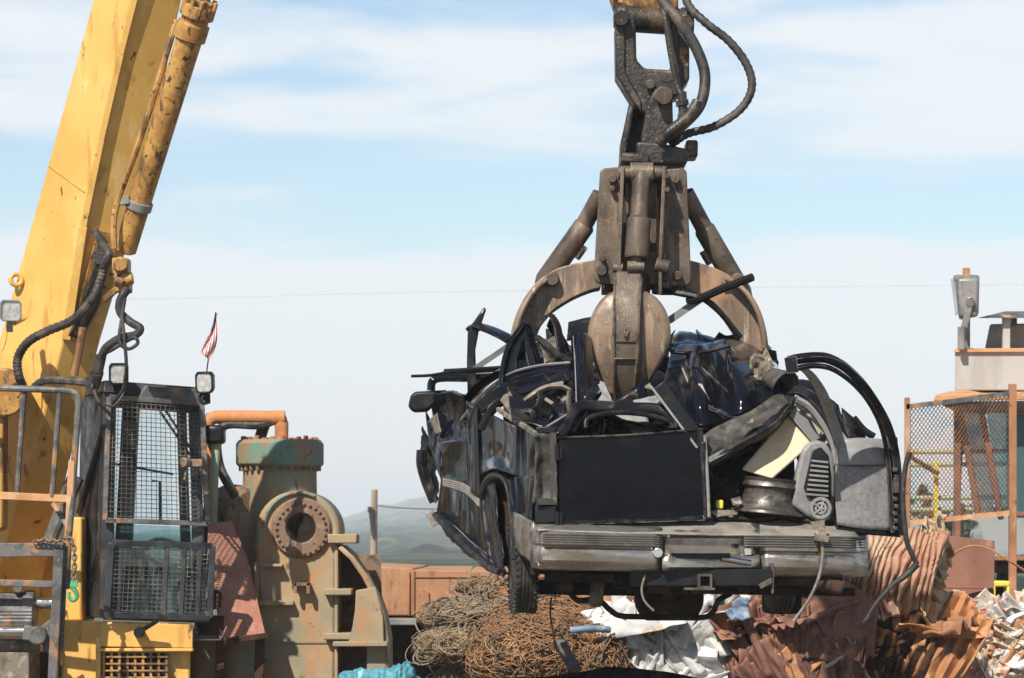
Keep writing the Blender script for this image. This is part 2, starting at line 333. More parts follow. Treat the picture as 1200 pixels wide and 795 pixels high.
# ============================================================ camera, light, sky
cam = bpy.data.cameras.new('camera'); co = bpy.data.objects.new('camera', cam); COL.objects.link(co)
co.location = (0, 0, EYE); co.rotation_euler = (R(90), 0, 0)
cam.sensor_width = 36; cam.lens = 18 / math.tan(R(9)); cam.shift_y = (HZ - 397.5) / 1200
cam.clip_end = 9000; cam.dof.use_dof = True; cam.dof.focus_distance = 19.3; cam.dof.aperture_fstop = 10
S.camera = co
to_sun = Vector((-.37, -.79, .86)).normalized()
sun = bpy.data.lights.new('sun', 'SUN'); sun.energy = 5.0; sun.angle = R(.5); sun.color = (1, .95, .87)
so = bpy.data.objects.new('sun', sun); COL.objects.link(so); so.rotation_euler = to_sun.to_track_quat('Z', 'Y').to_euler(); so.location = (0, 0, 60)
w = bpy.data.worlds.new('World'); S.world = w; w.use_nodes = True
nt = w.node_tree; N = nt.nodes; L = nt.links
bg = N['Background']; bg.inputs['Strength'].default_value = .09
sky = N.new('ShaderNodeTexSky'); sky.sky_type = 'NISHITA'; sky.sun_disc = False
sky.sun_elevation = math.asin(to_sun.z); sky.sun_rotation = math.atan2(to_sun.x, to_sun.y)
sky.air_density = 1.0; sky.dust_density = .6; sky.ozone_density = 2.0
tc = N.new('ShaderNodeTexCoord'); mp = N.new('ShaderNodeMapping'); mp.inputs['Scale'].default_value = (8, 8, 44); mp.inputs['Location'].default_value = (3.3, 0, .55)
L.new(tc.outputs['Generated'], mp.inputs['Vector'])
nz = N.new('ShaderNodeTexNoise'); nz.inputs['Scale'].default_value = 1.0; nz.inputs['Detail'].default_value = 9; nz.inputs['Roughness'].default_value = .52; nz.inputs['Distortion'].default_value = .35
L.new(mp.outputs['Vector'], nz.inputs['Vector'])
sep = N.new('ShaderNodeSeparateXYZ'); L.new(tc.outputs['Generated'], sep.inputs[0])
cr = N.new('ShaderNodeValToRGB'); L.new(sep.outputs['Z'], cr.inputs['Fac'])     # cloud decks by height above the horizon
el = cr.color_ramp.elements
el[0].position = 0; el[0].color = (.70, .70, .70, 1)
el[1].position = 1; el[1].color = (.0, .0, .0, 1)
for ps, v in ((.074, .72), (.086, .56), (.096, .30), (.118, .31), (.130, .52), (.155, .55), (.166, .36), (.22, .25), (.3, .1)):
    e = el.new(ps); e.color = (v, v, v, 1)
ad = N.new('ShaderNodeMath'); ad.operation = 'ADD'; L.new(nz.outputs['Fac'], ad.inputs[0]); L.new(cr.outputs['Color'], ad.inputs[1])
mr = N.new('ShaderNodeMapRange'); mr.interpolation_type = 'SMOOTHSTEP'; mr.inputs['From Min'].default_value = .78; mr.inputs['From Max'].default_value = 1.08; mr.inputs['To Max'].default_value = .92
L.new(ad.outputs[0], mr.inputs['Value'])
tint = N.new('ShaderNodeMix'); tint.data_type = 'RGBA'; tint.blend_type = 'MULTIPLY'; tint.inputs['Factor'].default_value = 1
L.new(sky.outputs[0], tint.inputs['A']); 
cr2 = N.new('ShaderNodeValToRGB'); L.new(sep.outputs['Z'], cr2.inputs['Fac'])
for ps, c3 in ((0.0, (.86, .85, .83)), (.18, (.80, .82, .82)), (.34, (.5, .5, .5))):
    e = cr2.color_ramp.elements[0] if ps == 0 else cr2.color_ramp.elements.new(ps); e.color = (*c3, 1)
cr2.color_ramp.elements[-1].color = (.46, .46, .46, 1)
sc2 = N.new('ShaderNodeVectorMath'); sc2.operation = 'SCALE'; sc2.inputs['Scale'].default_value = 1.5
L.new(cr2.outputs['Color'], sc2.inputs[0]); L.new(sc2.outputs[0], tint.inputs['B'])
mx = N.new('ShaderNodeMix'); mx.data_type = 'RGBA'; mx.inputs['B'].default_value = (8.15, 8.5, 8.8, 1)
L.new(mr.outputs[0], mx.inputs['Factor']); L.new(tint.outputs['Result'], mx.inputs['A']); L.new(mx.outputs['Result'], bg.inputs['Color'])
vs = S.view_settings; S.display_settings.display_device = 'sRGB'
vs.view_transform = 'Standard'; vs.look = 'None'; vs.exposure = .32; vs.gamma = 1; vs.use_curve_mapping = False
S.cycles.max_bounces = 8; S.cycles.transparent_max_bounces = 12; S.cycles.volume_bounces = 0
S.cycles.use_denoising = True

# ============================================================ ground, hills, haze
b = MB(); g = []
ys = [-30, -10, 5, 15, 20, 25, 30, 40, 60, 100, 200, 500, 1000, 2000, 5000]
for y in ys: g.append([Vector((x, y, -.0)) for x in (-1800, -600, -150, -40, -10, 0, 10, 40, 150, 600, 1800)])
b.grid(g); tag(b.obj('ground', ground_m), None, None, kind='structure')
b = MB(); b.grid([[Vector((x, y, .004)) for x in (-1500, 0, 1500)] for y in (120, 500, 800)]); tag(b.obj('field', hill_m), None, None, kind='structure')
b = MB(); g = []
prof = [(-600, 640), (100, 628), (330, 620), (400, 609), (450, 594), (505, 586), (560, 592), (620, 584), (760, 575), (900, 580), (1010, 590), (1075, 597), (1140, 603), (1210, 606), (1400, 615), (1900, 636)]
def ridge(px):
    for (x0, y0), (x1, y1) in zip(prof, prof[1:]):
        if x0 <= px <= x1:
            t = (px - x0) / (x1 - x0); t = t * t * (3 - 2 * t); return y0 + (y1 - y0) * t
    return 640
for k in range(41):
    t = k / 40; r = []
    for i in range(361):
        px = -600 + i * 2500 / 360
        Y = 700 + 2700 * t
        top = P(px, ridge(px), 3400).z
        h = top * (Y / 3400) * (t ** .55)
        X = (px - 600) / F * Y
        n = noise.fractal(Vector((X * .006, Y * .006, 3)), 1, 2, 6)
        r.append(Vector((X, Y + n * 24, max(-2, h + n * 7 * min(1, t * 2) + noise.noise(Vector((X * .055, Y * .055, 0))) * 4 + noise.noise(Vector((X * .13, Y * .03, 7))) * 2.5))))
    g.append(r)
g.append([Vector((p.x, p.y + 500, -2)) for p in g[-1]])
b.grid(g); tag(b.obj('hills', hill_m, angle=180), None, None, kind='structure')
b = MB(); b.wbox(-1000, 1200, -20, 4000, -3, 64)
hz = bpy.data.materials.new('haze_air'); hz.use_nodes = True; hn = hz.node_tree.nodes; hn.clear()
ho = hn.new('ShaderNodeOutputMaterial'); hv = hn.new('ShaderNodeVolumePrincipled')
hv.inputs['Color'].default_value = (.90, .96, 1, 1); hv.inputs['Density'].default_value = .00046; hv.inputs['Anisotropy'].default_value = -.15
hz.node_tree.links.new(hv.outputs[0], ho.inputs['Volume'])
haze = tag(b.obj('haze', hz), None, None, kind='stuff')

# ============================================================ scrap handler
H = thing('scrap_handler', 'yellow material handler with raised boom and black caged cab', 'excavator', (P(120, 640, 27).x, 27, 0))
# boom: three visible edges, the fourth behind
st = [(-900, 395, 425, 462, 24.2), (-500, 258, 291, 336, 24.7), (0, 111, 152, 213, 25.6), (215, 52, 103, 168, 26.0), (330, 20, 83, 139, 26.2), (400, 0, 73, 118, 26.3), (500, -36, 47, 92, 26.5), (640, -78, 6, 60, 26.9), (760, -112, -30, 32, 27.2)]
rows = []
for y, l, mm, r, Y in st:
    a, c, d = P(l, y - 6, Y + .42), P(mm, y + 4, Y), P(r, y - 2, Y + .16)
    rows.append([a, c, d, a + d - c])
b = MB()
vr = [[b.bm.verts.new(p) for p in r] for r in rows]
for r0, r1 in zip(vr, vr[1:]): b.bridge(r0, r1)
b.face(vr[0]); b.face(vr[-1][::-1])
boom = b.obj('boom', yellow, H, bevel=.012, angle=30)
def on_boom(y, u):       # point on the boom's faces: u -1..0 left face, 0..1 right face
    for s0, s1, r0, r1 in zip(st, st[1:], rows, rows[1:]):
        if s0[0] <= y <= s1[0]:
            t = (y - s0[0]) / (s1[0] - s0[0]); a, c, d = [r0[i].lerp(r1[i], t) for i in range(3)]
            return c.lerp(a, -u) if u < 0 else c.lerp(d, u)
fw = Vector((0, -.02, 0))
b = MB()     # welded lip and seam
b.tube([on_boom(200, -.98) + fw * .4, on_boom(222, -.05) + fw * .3], .005, 6, smooth=False)
b.obj('weld_seam', yellow, boom)
b = MB()
for y0, y1 in ((-60, 60), (60, 160), (160, 262)):
    b.beam(on_boom(y0, .06) + fw, on_boom(y1, .06) + fw, .05, .02)
b.beam(on_boom(262, .05) + fw, on_boom(395, .10) + fw, .07, .03)
b.obj('edge_lip', yellow, H, bevel=.004)
b = MB()     # greasy recess plates where the cylinder foot sits
o = Vector((0, -.05, 0))
b.poly([on_boom(268, .35) + o, on_boom(275, .75) + o, on_boom(330, .9) + o, on_boom(392, .55) + o, on_boom(398, .25) + o, on_boom(340, .28) + o], Vector((0, .04, 0)))
b.obj('cylinder_foot_plate', yellow_worn, H, bevel=.006)
b = MB()
b.sheet([[on_boom(272, .42) + o * 2, on_boom(285, .62) + o * 2], [on_boom(310, .45) + o * 2.2, on_boom(318, .66) + o * 2.2], [on_boom(350, .36) + o * 2, on_boom(352, .75) + o * 2], [on_boom(392, .18) + o * 2, on_boom(398, .50) + o * 2]], 8, 14, .015, 9, 3)
b.cyl(on_boom(302, .55) - Vector((0, .16, 0)), on_boom(302, .55), .055, n=16)
b.obj('pivot_cover', grease, H, solid=.02)
b = MB()
b.torus(P(19, 328, 26.55), Vector((.2, -1, .1)), .045, .02, 18, 8); b.obj('lifting_eye', yellow, H)
# stick cylinder
c0, c1 = P(146, 296, 25.6), P(224, 38, 25.0)
b = MB(); b.lathe(c0, c1, [(0, .06), (.01, .088), (.45, .094), (.9, .102), (1, .105)], 28)
cy = b.obj('boom_cylinder', yellow_worn, H)
b = MB(); d = (c1 - c0).normalized()
b.lathe(c1 - d * .06, c1 + d * .27, [(0, .11), (.02, .128), (.4, .128), (.42, .108), (.55, .108), (.57, .135), (.85, .135), (.87, .09), (1, .085)], 24)
for k in range(10):
    t = k * .6283; a = d.cross(Vector((0, 1, 0))).normalized(); e = d.cross(a)
    q = c1 + d * .13 + (a * math.cos(t) + e * math.sin(t)) * .12
    b.cyl(q, q + d * .15, .02, n=6)
b.obj('gland', yellow_worn, cy, bevel=.004)
b = MB(); q = c1 + d * .27; b.cyl(q, q + d * 1.6, .052, n=20); b.obj('rod', shiny, cy)
b = MB(); t = c0.lerp(c1, .22); b.lathe(t - d * .035, t + d * .035, [(0, .10), (.02, .108), (.98, .108), (1, .10)], 24)
b.beam(t + Vector((-.16, -.04, .02)), t + Vector((-.06, -.08, .03)), .06, .05); b.obj('clamp_band', grey_steel, cy, bevel=.004)
b = MB(); b.tube([P(207, 24, 25.15), P(196, 60, 25.15), P(178, 120, 25.2), P(158, 180, 25.3), P(139, 232, 25.4), P(133, 262, 25.4), P(134, 292, 25.4)], .026, 8)
b.obj('oil_pipe', yellow_worn, cy)
b = MB()
b.box(131, 302, 150, 322, 25.3, .22); b.box(134, 318, 152, 342, 25.28, .2); b.cyl(P(141, 310, 25.1), P(141, 310, 25.5), .06, n=14); b.cyl(P(134, 330, 25.2), P(156, 326, 25.2), .05, n=12)
b.beam(P(122, 352, 25.4), P(140, 336, 25.35), .05, .05)
b.obj('valve_block', yellow_worn, H, bevel=.012)
b = MB()
b.tube([P(150, 338, 25.2), P(141, 352, 25.2), P(141, 366, 25.2), P(152, 377, 25.2), P(164, 385, 25.15), P(158, 393, 25.15), P(140, 397, 25.2), P(125, 407, 25.2), P(119, 418, 25.25)], .034, 10)
b.tube([P(147, 345, 25.2), P(143, 372, 25.15), P(140, 400, 25.1), P(150, 409, 25.1), P(161, 403, 25.1), P(158, 396, 25.1), P(145, 402, 25.15), P(128, 412, 25.2), P(112, 418, 25.3)], .015, 8)
b.tube([P(143, 372, 25.15), P(146, 400, 25.1), P(148, 430, 25.1), P(145, 455, 25.2), P(132, 472, 25.3)], .014, 8)
b.obj('hose', rubber, H)
b = MB(); b.tube([P(122, 312, 25.6), P(117, 332, 25.6), P(104, 356, 25.6), P(84, 376, 25.7), P(56, 388, 25.8), P(33, 401, 25.9), P(21, 420, 26), P(22, 440, 26), P(29, 458, 26.1)], .036, 10, rib=.02)
b.obj('hose', hose_m, H)
b = MB(); b.tube([P(112, 272, 25.75), P(121, 288, 25.6), P(128, 300, 25.5), P(121, 315, 25.6)], .034, 10); b.obj('hose', hose_m, H)
b = MB(); b.tube([P(97, 384, 25.7), P(93, 410, 25.75), P(87, 440, 25.8)], .03, 8); b.obj('pipe', rust, H)
b = MB(); b.tube([P(40, 454, 25.8), P(52, 446, 25.7), P(75, 446, 25.7), P(107, 449, 25.6)], .032, 8, rib=.03)
b.cyl(P(104, 449, 25.5), P(112, 449, 25.6), .05); b.cyl(P(118, 418, 25.3), P(114, 436, 25.35), .045); b.cyl(P(114, 436, 25.35), P(111, 446, 25.4), .055, n=8)
b.obj('pipe', hose_m, H)
def work_light(x, y, Y, wd, hgt, yaw, nm='work_light', shell=black_plastic):
    c = P(x, y, Y); w2, h2 = m(wd, Y) / 2, m(hgt, Y) / 2
    rx = Vector((math.cos(yaw), math.sin(yaw), 0)); fy = Vector((math.sin(yaw), -math.cos(yaw), -.12)).normalized(); up = rx.cross(-fy).normalized()
    if up.z < 0: up = -up
    def rr(k, s): return [c + fy * k + rx * (w2 * s * px_) + up * (h2 * s * py_) for px_, py_ in ((-1, -.7), (-.75, -1), (.75, -1), (1, -.7), (1, .7), (.75, 1), (-.75, 1), (-1, .7))]
    b = MB(); rs = [[b.bm.verts.new(p) for p in rr(k, s)] for k, s in ((-.10, .55), (-.06, .85), (.0, 1), (.06, 1), (.06, .84), (.045, .8))]
    for r0, r1 in zip(rs, rs[1:]): b.bridge(r0, r1)
    b.face(rs[0])
    b.beam(c - up * h2 - fy * .03, c - up * (h2 + .09) - fy * .03, .05, .03)
    l = b.obj(nm, shell, H, bevel=.004, angle=50)
    b = MB(); b.bm.faces.new([b.bm.verts.new(p) for p in rr(.05, .82)]); q = rr(.046, .82); b.obj('lens', lens_m, l)
    return l
work_light(12, 364, 25.9, 25, 25, R(14), shell=grey_plastic)
b = MB(); b.beam(P(16, 378, 26), P(28, 372, 26.2), .05, .04); b.tube([P(8, 380, 26), P(7, 398, 26), P(2, 412, 26)], .008, 6); b.obj('lamp_bracket', yellow, H, bevel=.004)

# cab
FL, FR, BL = (125, 26.0), (241, 26.25), (93, 27.35)
def cabp(u, v, y):       # u across the front 0..1, v 0 front..1 back, y photo row measured at the front
    a, c, d = P(126 + (y - 460) * -.018, y, 26.0), P(234 + (y - 463) * .026, y + 8 - 4 * (y > 600), 26.25), P(97 - (y - 450) * .018, y, 26.95)
    d.z = a.z
    return a + (c - a) * u + (d - a) * v
def bar(mb, p, q, w, t): mb.beam(p, q, w, t)
b = MB()
b.hexa([cabp(-.02, 0, 724), cabp(.0, 0, 724), cabp(0, 1, 724), cabp(-.02, 1, 724), cabp(-.02, 0, 452), cabp(0, 0, 452), cabp(0, 1, 452), cabp(-.02, 1, 452)])     # solid side wall
b.hexa([cabp(-.06, -.06, 460), cabp(1.03, -.06, 460), cabp(1.03, 1.05, 460), cabp(-.06, 1.05, 460), cabp(-.03, .0, 446), cabp(1.0, .0, 446), cabp(1.0, 1.0, 446), cabp(-.03, 1.0, 446)])
for u, v, wd in ((.03, .02, .10), (.95, .02, .09), (1.10, .97, .08)):
    bar(b, cabp(u, v, 724), cabp(u, v, 458), wd, .08)
bar(b, cabp(.40, .92, 724), cabp(.52, .92, 466), .14, .1)
bar(b, cabp(0, .0, 722), cabp(1, .0, 722), .06, .08); bar(b, cabp(0, 1, 722), cabp(1, 1, 722), .06, .08); bar(b, cabp(1, 0, 722), cabp(1, 1, 722), .06, .06)
bar(b, cabp(.25, 1, 536), cabp(1, 1, 545), .02, .02)
bar(b, cabp(0, 0, 470), cabp(1, 0, 470), .10, .06)
b.tube([cabp(-.03, -.0, 500), cabp(-.05, .5, 560), cabp(-.04, .9, 600)], .025, 8)
cab = b.obj('cab', black_cab, H, bevel=.01)
b = MB(); b.hexa([cabp(.30, -.08, 466), cabp(1.02, -.08, 466), cabp(1.02, -.02, 468), cabp(.30, -.02, 468), cabp(.38, -.10, 450), cabp(1.0, -.10, 450), cabp(1.0, 0, 448), cabp(.38, 0, 448)])
b.obj('roof_visor', rail_m, cab, bevel=.01)
def guard(u0, u1, y0, y1, u2, u3, v, nx, ny, fr, bars=()):
    tl, tr, br_, bl = cabp(u0, v, y0), cabp(u1, v, y0), cabp(u3, v, y1), cabp(u2, v, y1)
    b = MB()
    for p, q in ((tl, tr), (tr, br_), (br_, bl), (bl, tl)): b.beam(p, q, fr, fr * .8)
    for t in bars: b.beam(tl.lerp(tr, t), bl.lerp(br_, t), .035, .03)
    g = b.obj('window_guard', black_cab if bars else rail_m, cab, bevel=.004)
    b = MB()
    for i in range(1, nx):
        b.tube([tl.lerp(tr, i / nx), bl.lerp(br_, i / nx)], .0030, 5, smooth=False)
    for i in range(1, ny):
        b.tube([tl.lerp(bl, i / ny) + Vector((0, -.006, 0)), tr.lerp(br_, i / ny) + Vector((0, -.006, 0))], .0030, 5, smooth=False)
    b.obj('wire_mesh', wire_mesh, g)
guard(.0, 1.0, 466, 610, -.02, 1.03, -.07, 20, 27, .042)
guard(.03, 1.05, 636, 720, -.0, 1.0, -.14, 21, 16, .05, (.55, .72, .88))
b = MB(); b.quad([cabp(.03, .03, 470), cabp(.95, .03, 470), cabp(.95, .03, 612), cabp(.03, .03, 612)], .006); b.obj('windscreen', cab_glass, cab)
b = MB(); b.quad([cabp(.03, .03, 614), cabp(.95, .03, 614), cabp(.95, .03, 720), cabp(.03, .03, 720)], .006); b.obj('lower_window', dark_glass, cab)
b = MB(); b.quad([cabp(.2, .99, 470), cabp(.95, .99, 470), cabp(.95, .99, 722), cabp(.2, .99, 722)], .006); b.obj('rear_window', cab_glass, cab)
b = MB()
b.hexa([cabp(.25, .75, 700), cabp(.7, .75, 700), cabp(.7, .88, 700), cabp(.25, .88, 700), cabp(.30, .80, 640), cabp(.66, .80, 640), cabp(.66, .92, 640), cabp(.30, .92, 640)])
b.hexa([cabp(.22, .3, 718), cabp(.72, .3, 718), cabp(.72, .85, 718), cabp(.22, .85, 718), cabp(.22, .3, 690), cabp(.72, .3, 690), cabp(.72, .85, 690), cabp(.22, .85, 690)])
b.obj('driver_seat', black_plastic, cab, bevel=.04)
b = MB(); b.tube([cabp(.58, .15, 720), cabp(.60, .22, 680), cabp(.66, .26, 655)], .035, 8); b.torus(cabp(.68, .27, 645), Vector((.3, -.6, .7)), .16, .016, 24, 8)
b.tube([cabp(.75, .12, 720), cabp(.74, .12, 690), cabp(.85, .15, 668)], .02, 8); b.tube([cabp(.45, .1, 720), cabp(.40, .15, 650), cabp(.47, .12, 640)], .02, 8)
b.obj('steering_column', rail_m, cab)
b = MB(); b.tube([cabp(.48, .0, 560), cabp(.56, .0, 560), cabp(.56, 0, 610)], .012, 6, smooth=False); b.beam(cabp(.56, -.02, 478), cabp(.93, -.02, 535), .02, .02); b.beam(cabp(.62, -.02, 476), cabp(.96, -.02, 532), .018, .02)
b.obj('wiper', black_plastic, cab)
b = MB(); b.box(216, 538, 237, 547, 25.86, .06); b.cyl(P(214, 542, 25.8), P(222, 542, 25.9), .04); b.beam(P(219, 548, 25.85), P(216, 563, 25.85), .02, .02); b.obj('guard_latch', chain_m, cab, bevel=.004)
work_light(139, 438, 25.9, 23, 25, R(8)); work_light(241, 448, 25.9, 21, 25, R(-10))
b = MB(); b.torus(P(240, 467, 25.9), Vector((0, 1, 0)), .04, .014, 14, 6, 60, 330); b.obj('cab_hook', black_plastic, H)
b = MB(); b.tube([P(112, 446, 25.5), P(111, 460, 25.4), P(118, 474, 25.4), P(131, 488, 25.5)], .014, 6); b.tube([P(146, 440, 25.5), P(144, 462, 25.4), P(133, 476, 25.4), P(122, 474, 25.5)], .011, 6); b.obj('cab_cable', hose_m, H)

# body below the cab
b = MB()
b.hexa([P(72, 840, 26.05), P(222, 840, 26.1), P(222, 840, 28.6), P(60, 840, 28.6), P(74, 727, 26.05), P(224, 731, 26.1), P(224, 731, 28.6), P(60, 727, 28.6)])
b.box(74, 606, 96, 728, 26.3, .9)
body = b.obj('lower_body', yellow, H, bevel=.02)
b = MB(); b.hexa([P(117, 758, 25.98), P(226, 760, 26.0), P(226, 760, 26.2), P(117, 758, 26.2), P(119, 729, 25.98), P(226, 732, 26.0), P(226, 732, 26.2), P(119, 729, 26.2)])
b.box(112, 746, 118, 800, 25.98, .08); b.box(113, 760, 226, 764, 25.96, .1)
b.obj('front_panel', yellow, H, bevel=.008)
b = MB(); b.box(119, 766, 196, 812, 26.035, .01); b.obj('grille_recess', under_m, body)
b = MB()
for i in range(9): b.box(120 + i * 9.2, 765, 123 + i * 9.2, 812, 26.0, .02)
for i in range(6): b.box(119, 769 + i * 8, 197, 771 + i * 8, 25.985, .014)
b.obj('grille', yellow_worn, body)
b = MB(); b.beam(P(163, 741, 25.9), P(184, 728, 25.8), .035, .035); b.cyl(P(163, 741, 25.8), P(163, 741, 26), .045); b.obj('step_bracket', black_plastic, H, bevel=.006)
b = MB()
x0, x1 = P(-60, 700, 27).x, P(228, 700, 27).x
b.wbox(x0, x1 - .1, 26.4, 30.5, .62, .95); b.cyl(Vector(((x0 + x1) / 2, 28.4, .3)), Vector(((x0 + x1) / 2, 28.4, .66)), .7)
for xx in (x0 - .1, x1 - .55): b.wbox(xx, xx + .6, 26.6, 30.4, 0, .5)
b.obj('undercarriage', rust_dark, H, bevel=.1)
b = MB(); b.sheet([[(-120, 560, 27.6), (-40, 585, 27.4), (60, 600, 27.5)], [(-120, 640, 27.4), (-40, 660, 27.2), (70, 650, 27.4)], [(-120, 760, 27.3), (-40, 770, 27.2), (74, 760, 27.3)]], 12, 12)
b.wbox(P(-120, 700, 27.9).x, P(74, 700, 27.9).x, 27.5, 30, .8, 2.2)
b.obj('engine_cover', yellow, H, bevel=.02)
b = MB(); b.quad([(-60, 452, 26.2), (4, 452, 26.15), (4, 620, 26.2), (-60, 640, 26.2)], .25); b.cyl(P(4, 460, 26.1), P(4, 460, 26.5), .2); b.obj('boom_foot', yellow_worn, H, bevel=.02)
b = MB(); b.tube([P(92, 560, 26.35), P(60, 632, 26.4)], .05, 10, smooth=False); b.tube([P(82, 560, 26.4), P(55, 632, 26.5)], .03, 10, smooth=False); b.obj('lift_cylinder', rail_m, H)
# handrail and front guard frame
b = MB(); rr = .028
b.tube([P(-80, 452, 25.8), P(0, 455, 25.75), P(60, 457, 25.7), P(84, 459, 25.7), P(92, 467, 25.7), P(91, 490, 25.7), P(88, 530, 25.7), P(84, 590, 25.7), P(80, 640, 25.7), P(78, 690, 25.75)], rr, 10)
b.tube([P(28, 457, 25.75), P(20, 580, 25.75)], rr * .8, 8, smooth=False); b.tube([P(70, 459, 25.7), P(61, 582, 25.7)], rr * .8, 8, smooth=False); b.tube([P(-20, 457, 25.8), P(-30, 580, 25.75)], rr * .8, 8, smooth=False)
b.obj('handrail', rail_m, H)
b = MB(); b.beam(P(-60, 578, 25.75), P(85, 585, 25.7), .06, .04); b.beam(P(84, 540, 25.68), P(79, 640, 25.7), .05, .03); b.obj('handrail_base', tower_rust, H, bevel=.004)
b = MB(); b.beam(P(62, 590, 25.9), P(80, 618, 25.8), .04, .03); b.poly([(60, 590, 25.9), (84, 590, 25.85), (84, 618, 25.85)], .03); b.obj('gusset', rail_m, H, bevel=.004)
b = MB()
b.beam(P(-80, 646, 25.5), P(76, 644, 25.45), .11, .10); b.beam(P(70, 638, 25.42), P(60, 840, 25.5), .075, .09); b.beam(P(-80, 681, 25.5), P(64, 685, 25.45), .055, .05); b.beam(P(77, 640, 25.5), P(71, 780, 25.5), .035, .05)
b.beam(P(-20, 660, 25.6), P(-25, 840, 25.6), .075, .09)
fr = b.obj('guard_frame', rail_m, H, bevel=.006)
b = MB(); Y = 25.75
b.lathe(P(-90, 716, Y), P(41, 716, Y), [(0, .15), (.9, .15), (.91, .165), (1, .165)], 28)
for i in range(4): b.lathe(P(-90, 716 + i * 4, Y - .12), P(38, 716 + i * 4, Y - .12), [(0, .05), (1, .05)], 8)
b.obj('outrigger_cylinder', rail_m, H)
b = MB(); b.cyl(P(40, 707, Y), P(62, 707, Y), .045); b.cyl(P(-60, 740, 25.6), P(30, 740, 25.6), .04); b.obj('bright_rod', shiny, H)
b = MB(); b.beam(P(28, 741, 25.58), P(52, 745, 25.58), .12, .11); b.cyl(P(44, 745, 25.48), P(44, 745, 25.7), .075); b.quad([(46, 735, 25.6), (60, 725, 25.6), (62, 770, 25.6), (50, 762, 25.6)], .05); b.cyl(P(21, 690, 25.6), P(21, 690, 25.75), .04); b.obj('rod_end', rail_m, H, bevel=.012)
b = MB(); b.box(-80, 764, 34, 850, 25.7, .6); b.box(-80, 750, 36, 764, 25.75, .55); b.obj('outrigger_box', tan_liner, H, bevel=.01)
# the stick that carries the grapple, running up to the boom's tip
b = MB()
tip = P(757, -8, 20.6); top = Vector((P(410, -900, 24.2).x + .5, 24.4, P(410, -900, 24.2).z))
up2 = Vector((0, 1, 0)); ax = (top - tip).normalized(); sd = Vector((1, 0, 0)); sd = (sd - ax * sd.dot(ax)).normalized(); dp = ax.cross(sd)
b.hexa([tip - sd * .21 - dp * .16, tip + sd * .21 - dp * .16, tip + sd * .21 + dp * .16, tip - sd * .21 + dp * .16, top - sd * .3 - dp * .3, top + sd * .3 - dp * .3, top + sd * .3 + dp * .3, top - sd * .3 + dp * .3])
b.cyl(P(724, 2, 20.6), P(794, 2, 20.6), .13)
b.obj('stick', yellow_worn, H, bevel=.02)

# chain with its hook, slung over the guard frame
C = thing('hanging_chain', 'rusty chain with green hook slung over the grey guard frame', 'chain', P(84, 705, 25.35))
b = MB()
path = [P(40, 636, 25.38), P(52, 633, 25.36), P(66, 635, 25.34), (P(78, 630, 25.33)), P(85, 636, 25.33), P(87, 650, 25.33), P(87, 668, 25.33), P(86, 683, 25.33)]
pts = catmull(path, 120); acc = [pts[0]]; 
for p in pts:
    if (p - acc[-1]).length > .034: acc.append(p)
for i in range(len(acc) - 1):
    d = (acc[i + 1] - acc[i]).normalized(); s1 = d.cross(Vector((0, 1, 0))).normalized(); ax = s1 if i % 2 else d.cross(s1).normalized()
    c = (acc[i] + acc[i + 1]) / 2; a = d; e = ax.cross(a); rs = []
    for k in range(12):
        t = 6.2832 * k / 12; q = c + a * (math.cos(t) * .027) + e * (math.sin(t) * .017); dd = (a * math.cos(t) + e * math.sin(t)).normalized()
        rs.append([b.bm.verts.new(q + (dd * math.cos(u * 1.0472) + ax * math.sin(u * 1.0472)) * .0075) for u in range(6)])
    for k in range(12): b.bridge(rs[k], rs[(k + 1) % 12])
b.obj('chain_links', chain_m, C)
b = MB(); b.tube([P(86, 682, 25.33), P(85, 688, 25.33), P(89, 694, 25.33), P(90, 700, 25.33), P(86, 704, 25.33), P(81, 700, 25.33), P(81, 694, 25.33)], lambda t: .022 - .010 * t, 8); b.box(83, 680, 91, 688, 25.31, .03); b.obj('hook', green_hook, C)
# flag on the cab
FG = thing('small_flag', 'small striped flag drooping on a thin rod above the cab', 'flag', P(238, 470, 26.0))
b = MB(); b.tube([P(238, 470, 26.0), P(243, 430, 26.0), P(248, 395, 26.0), P(253, 366, 26.0)], .006, 6); b.obj('flag_rod', black_plastic, FG)
b = MB()
tl, tr, bl, br_ = P(253, 367, 26), P(249, 395, 26), P(246, 396, 25.94), P(238, 425, 25.95)
nn, kk = 13, 14; g = [[None] * (nn + 1) for _ in range(kk + 1)]
for i in range(kk + 1):
    for j in range(nn + 1):
        u, t = j / nn, i / kk      # u across the stripes, t along the fly (hangs down)
        a = P(252 - 15 * t, 367 + 45 * t, 26.0); e = P(255 - 11.5 * t + 4 * math.sin(math.pi * t), 371 + 53 * t, 25.96)
        p = a.lerp(e, u); p.y += .022 * math.sin(7 * t + 9 * u); p.x += .012 * math.sin(5 * u + 4 * t)
        g[i][j] = b.bm.verts.new(p)
for i in range(kk):
    for j in range(nn):
        b.mi = 2 if (j < 7 and i < 6) else j % 2
        b.face([g[i][j], g[i][j + 1], g[i + 1][j + 1], g[i + 1][j]])
b.obj('flag_cloth', [flag_red, flag_white, flag_blue], FG, solid=.002)

# ============================================================ grapple
G = thing('grapple', 'rusty orange peel grapple with hooked tines clamped over the crushed car', 'grapple', P(750, 470, 20.4))
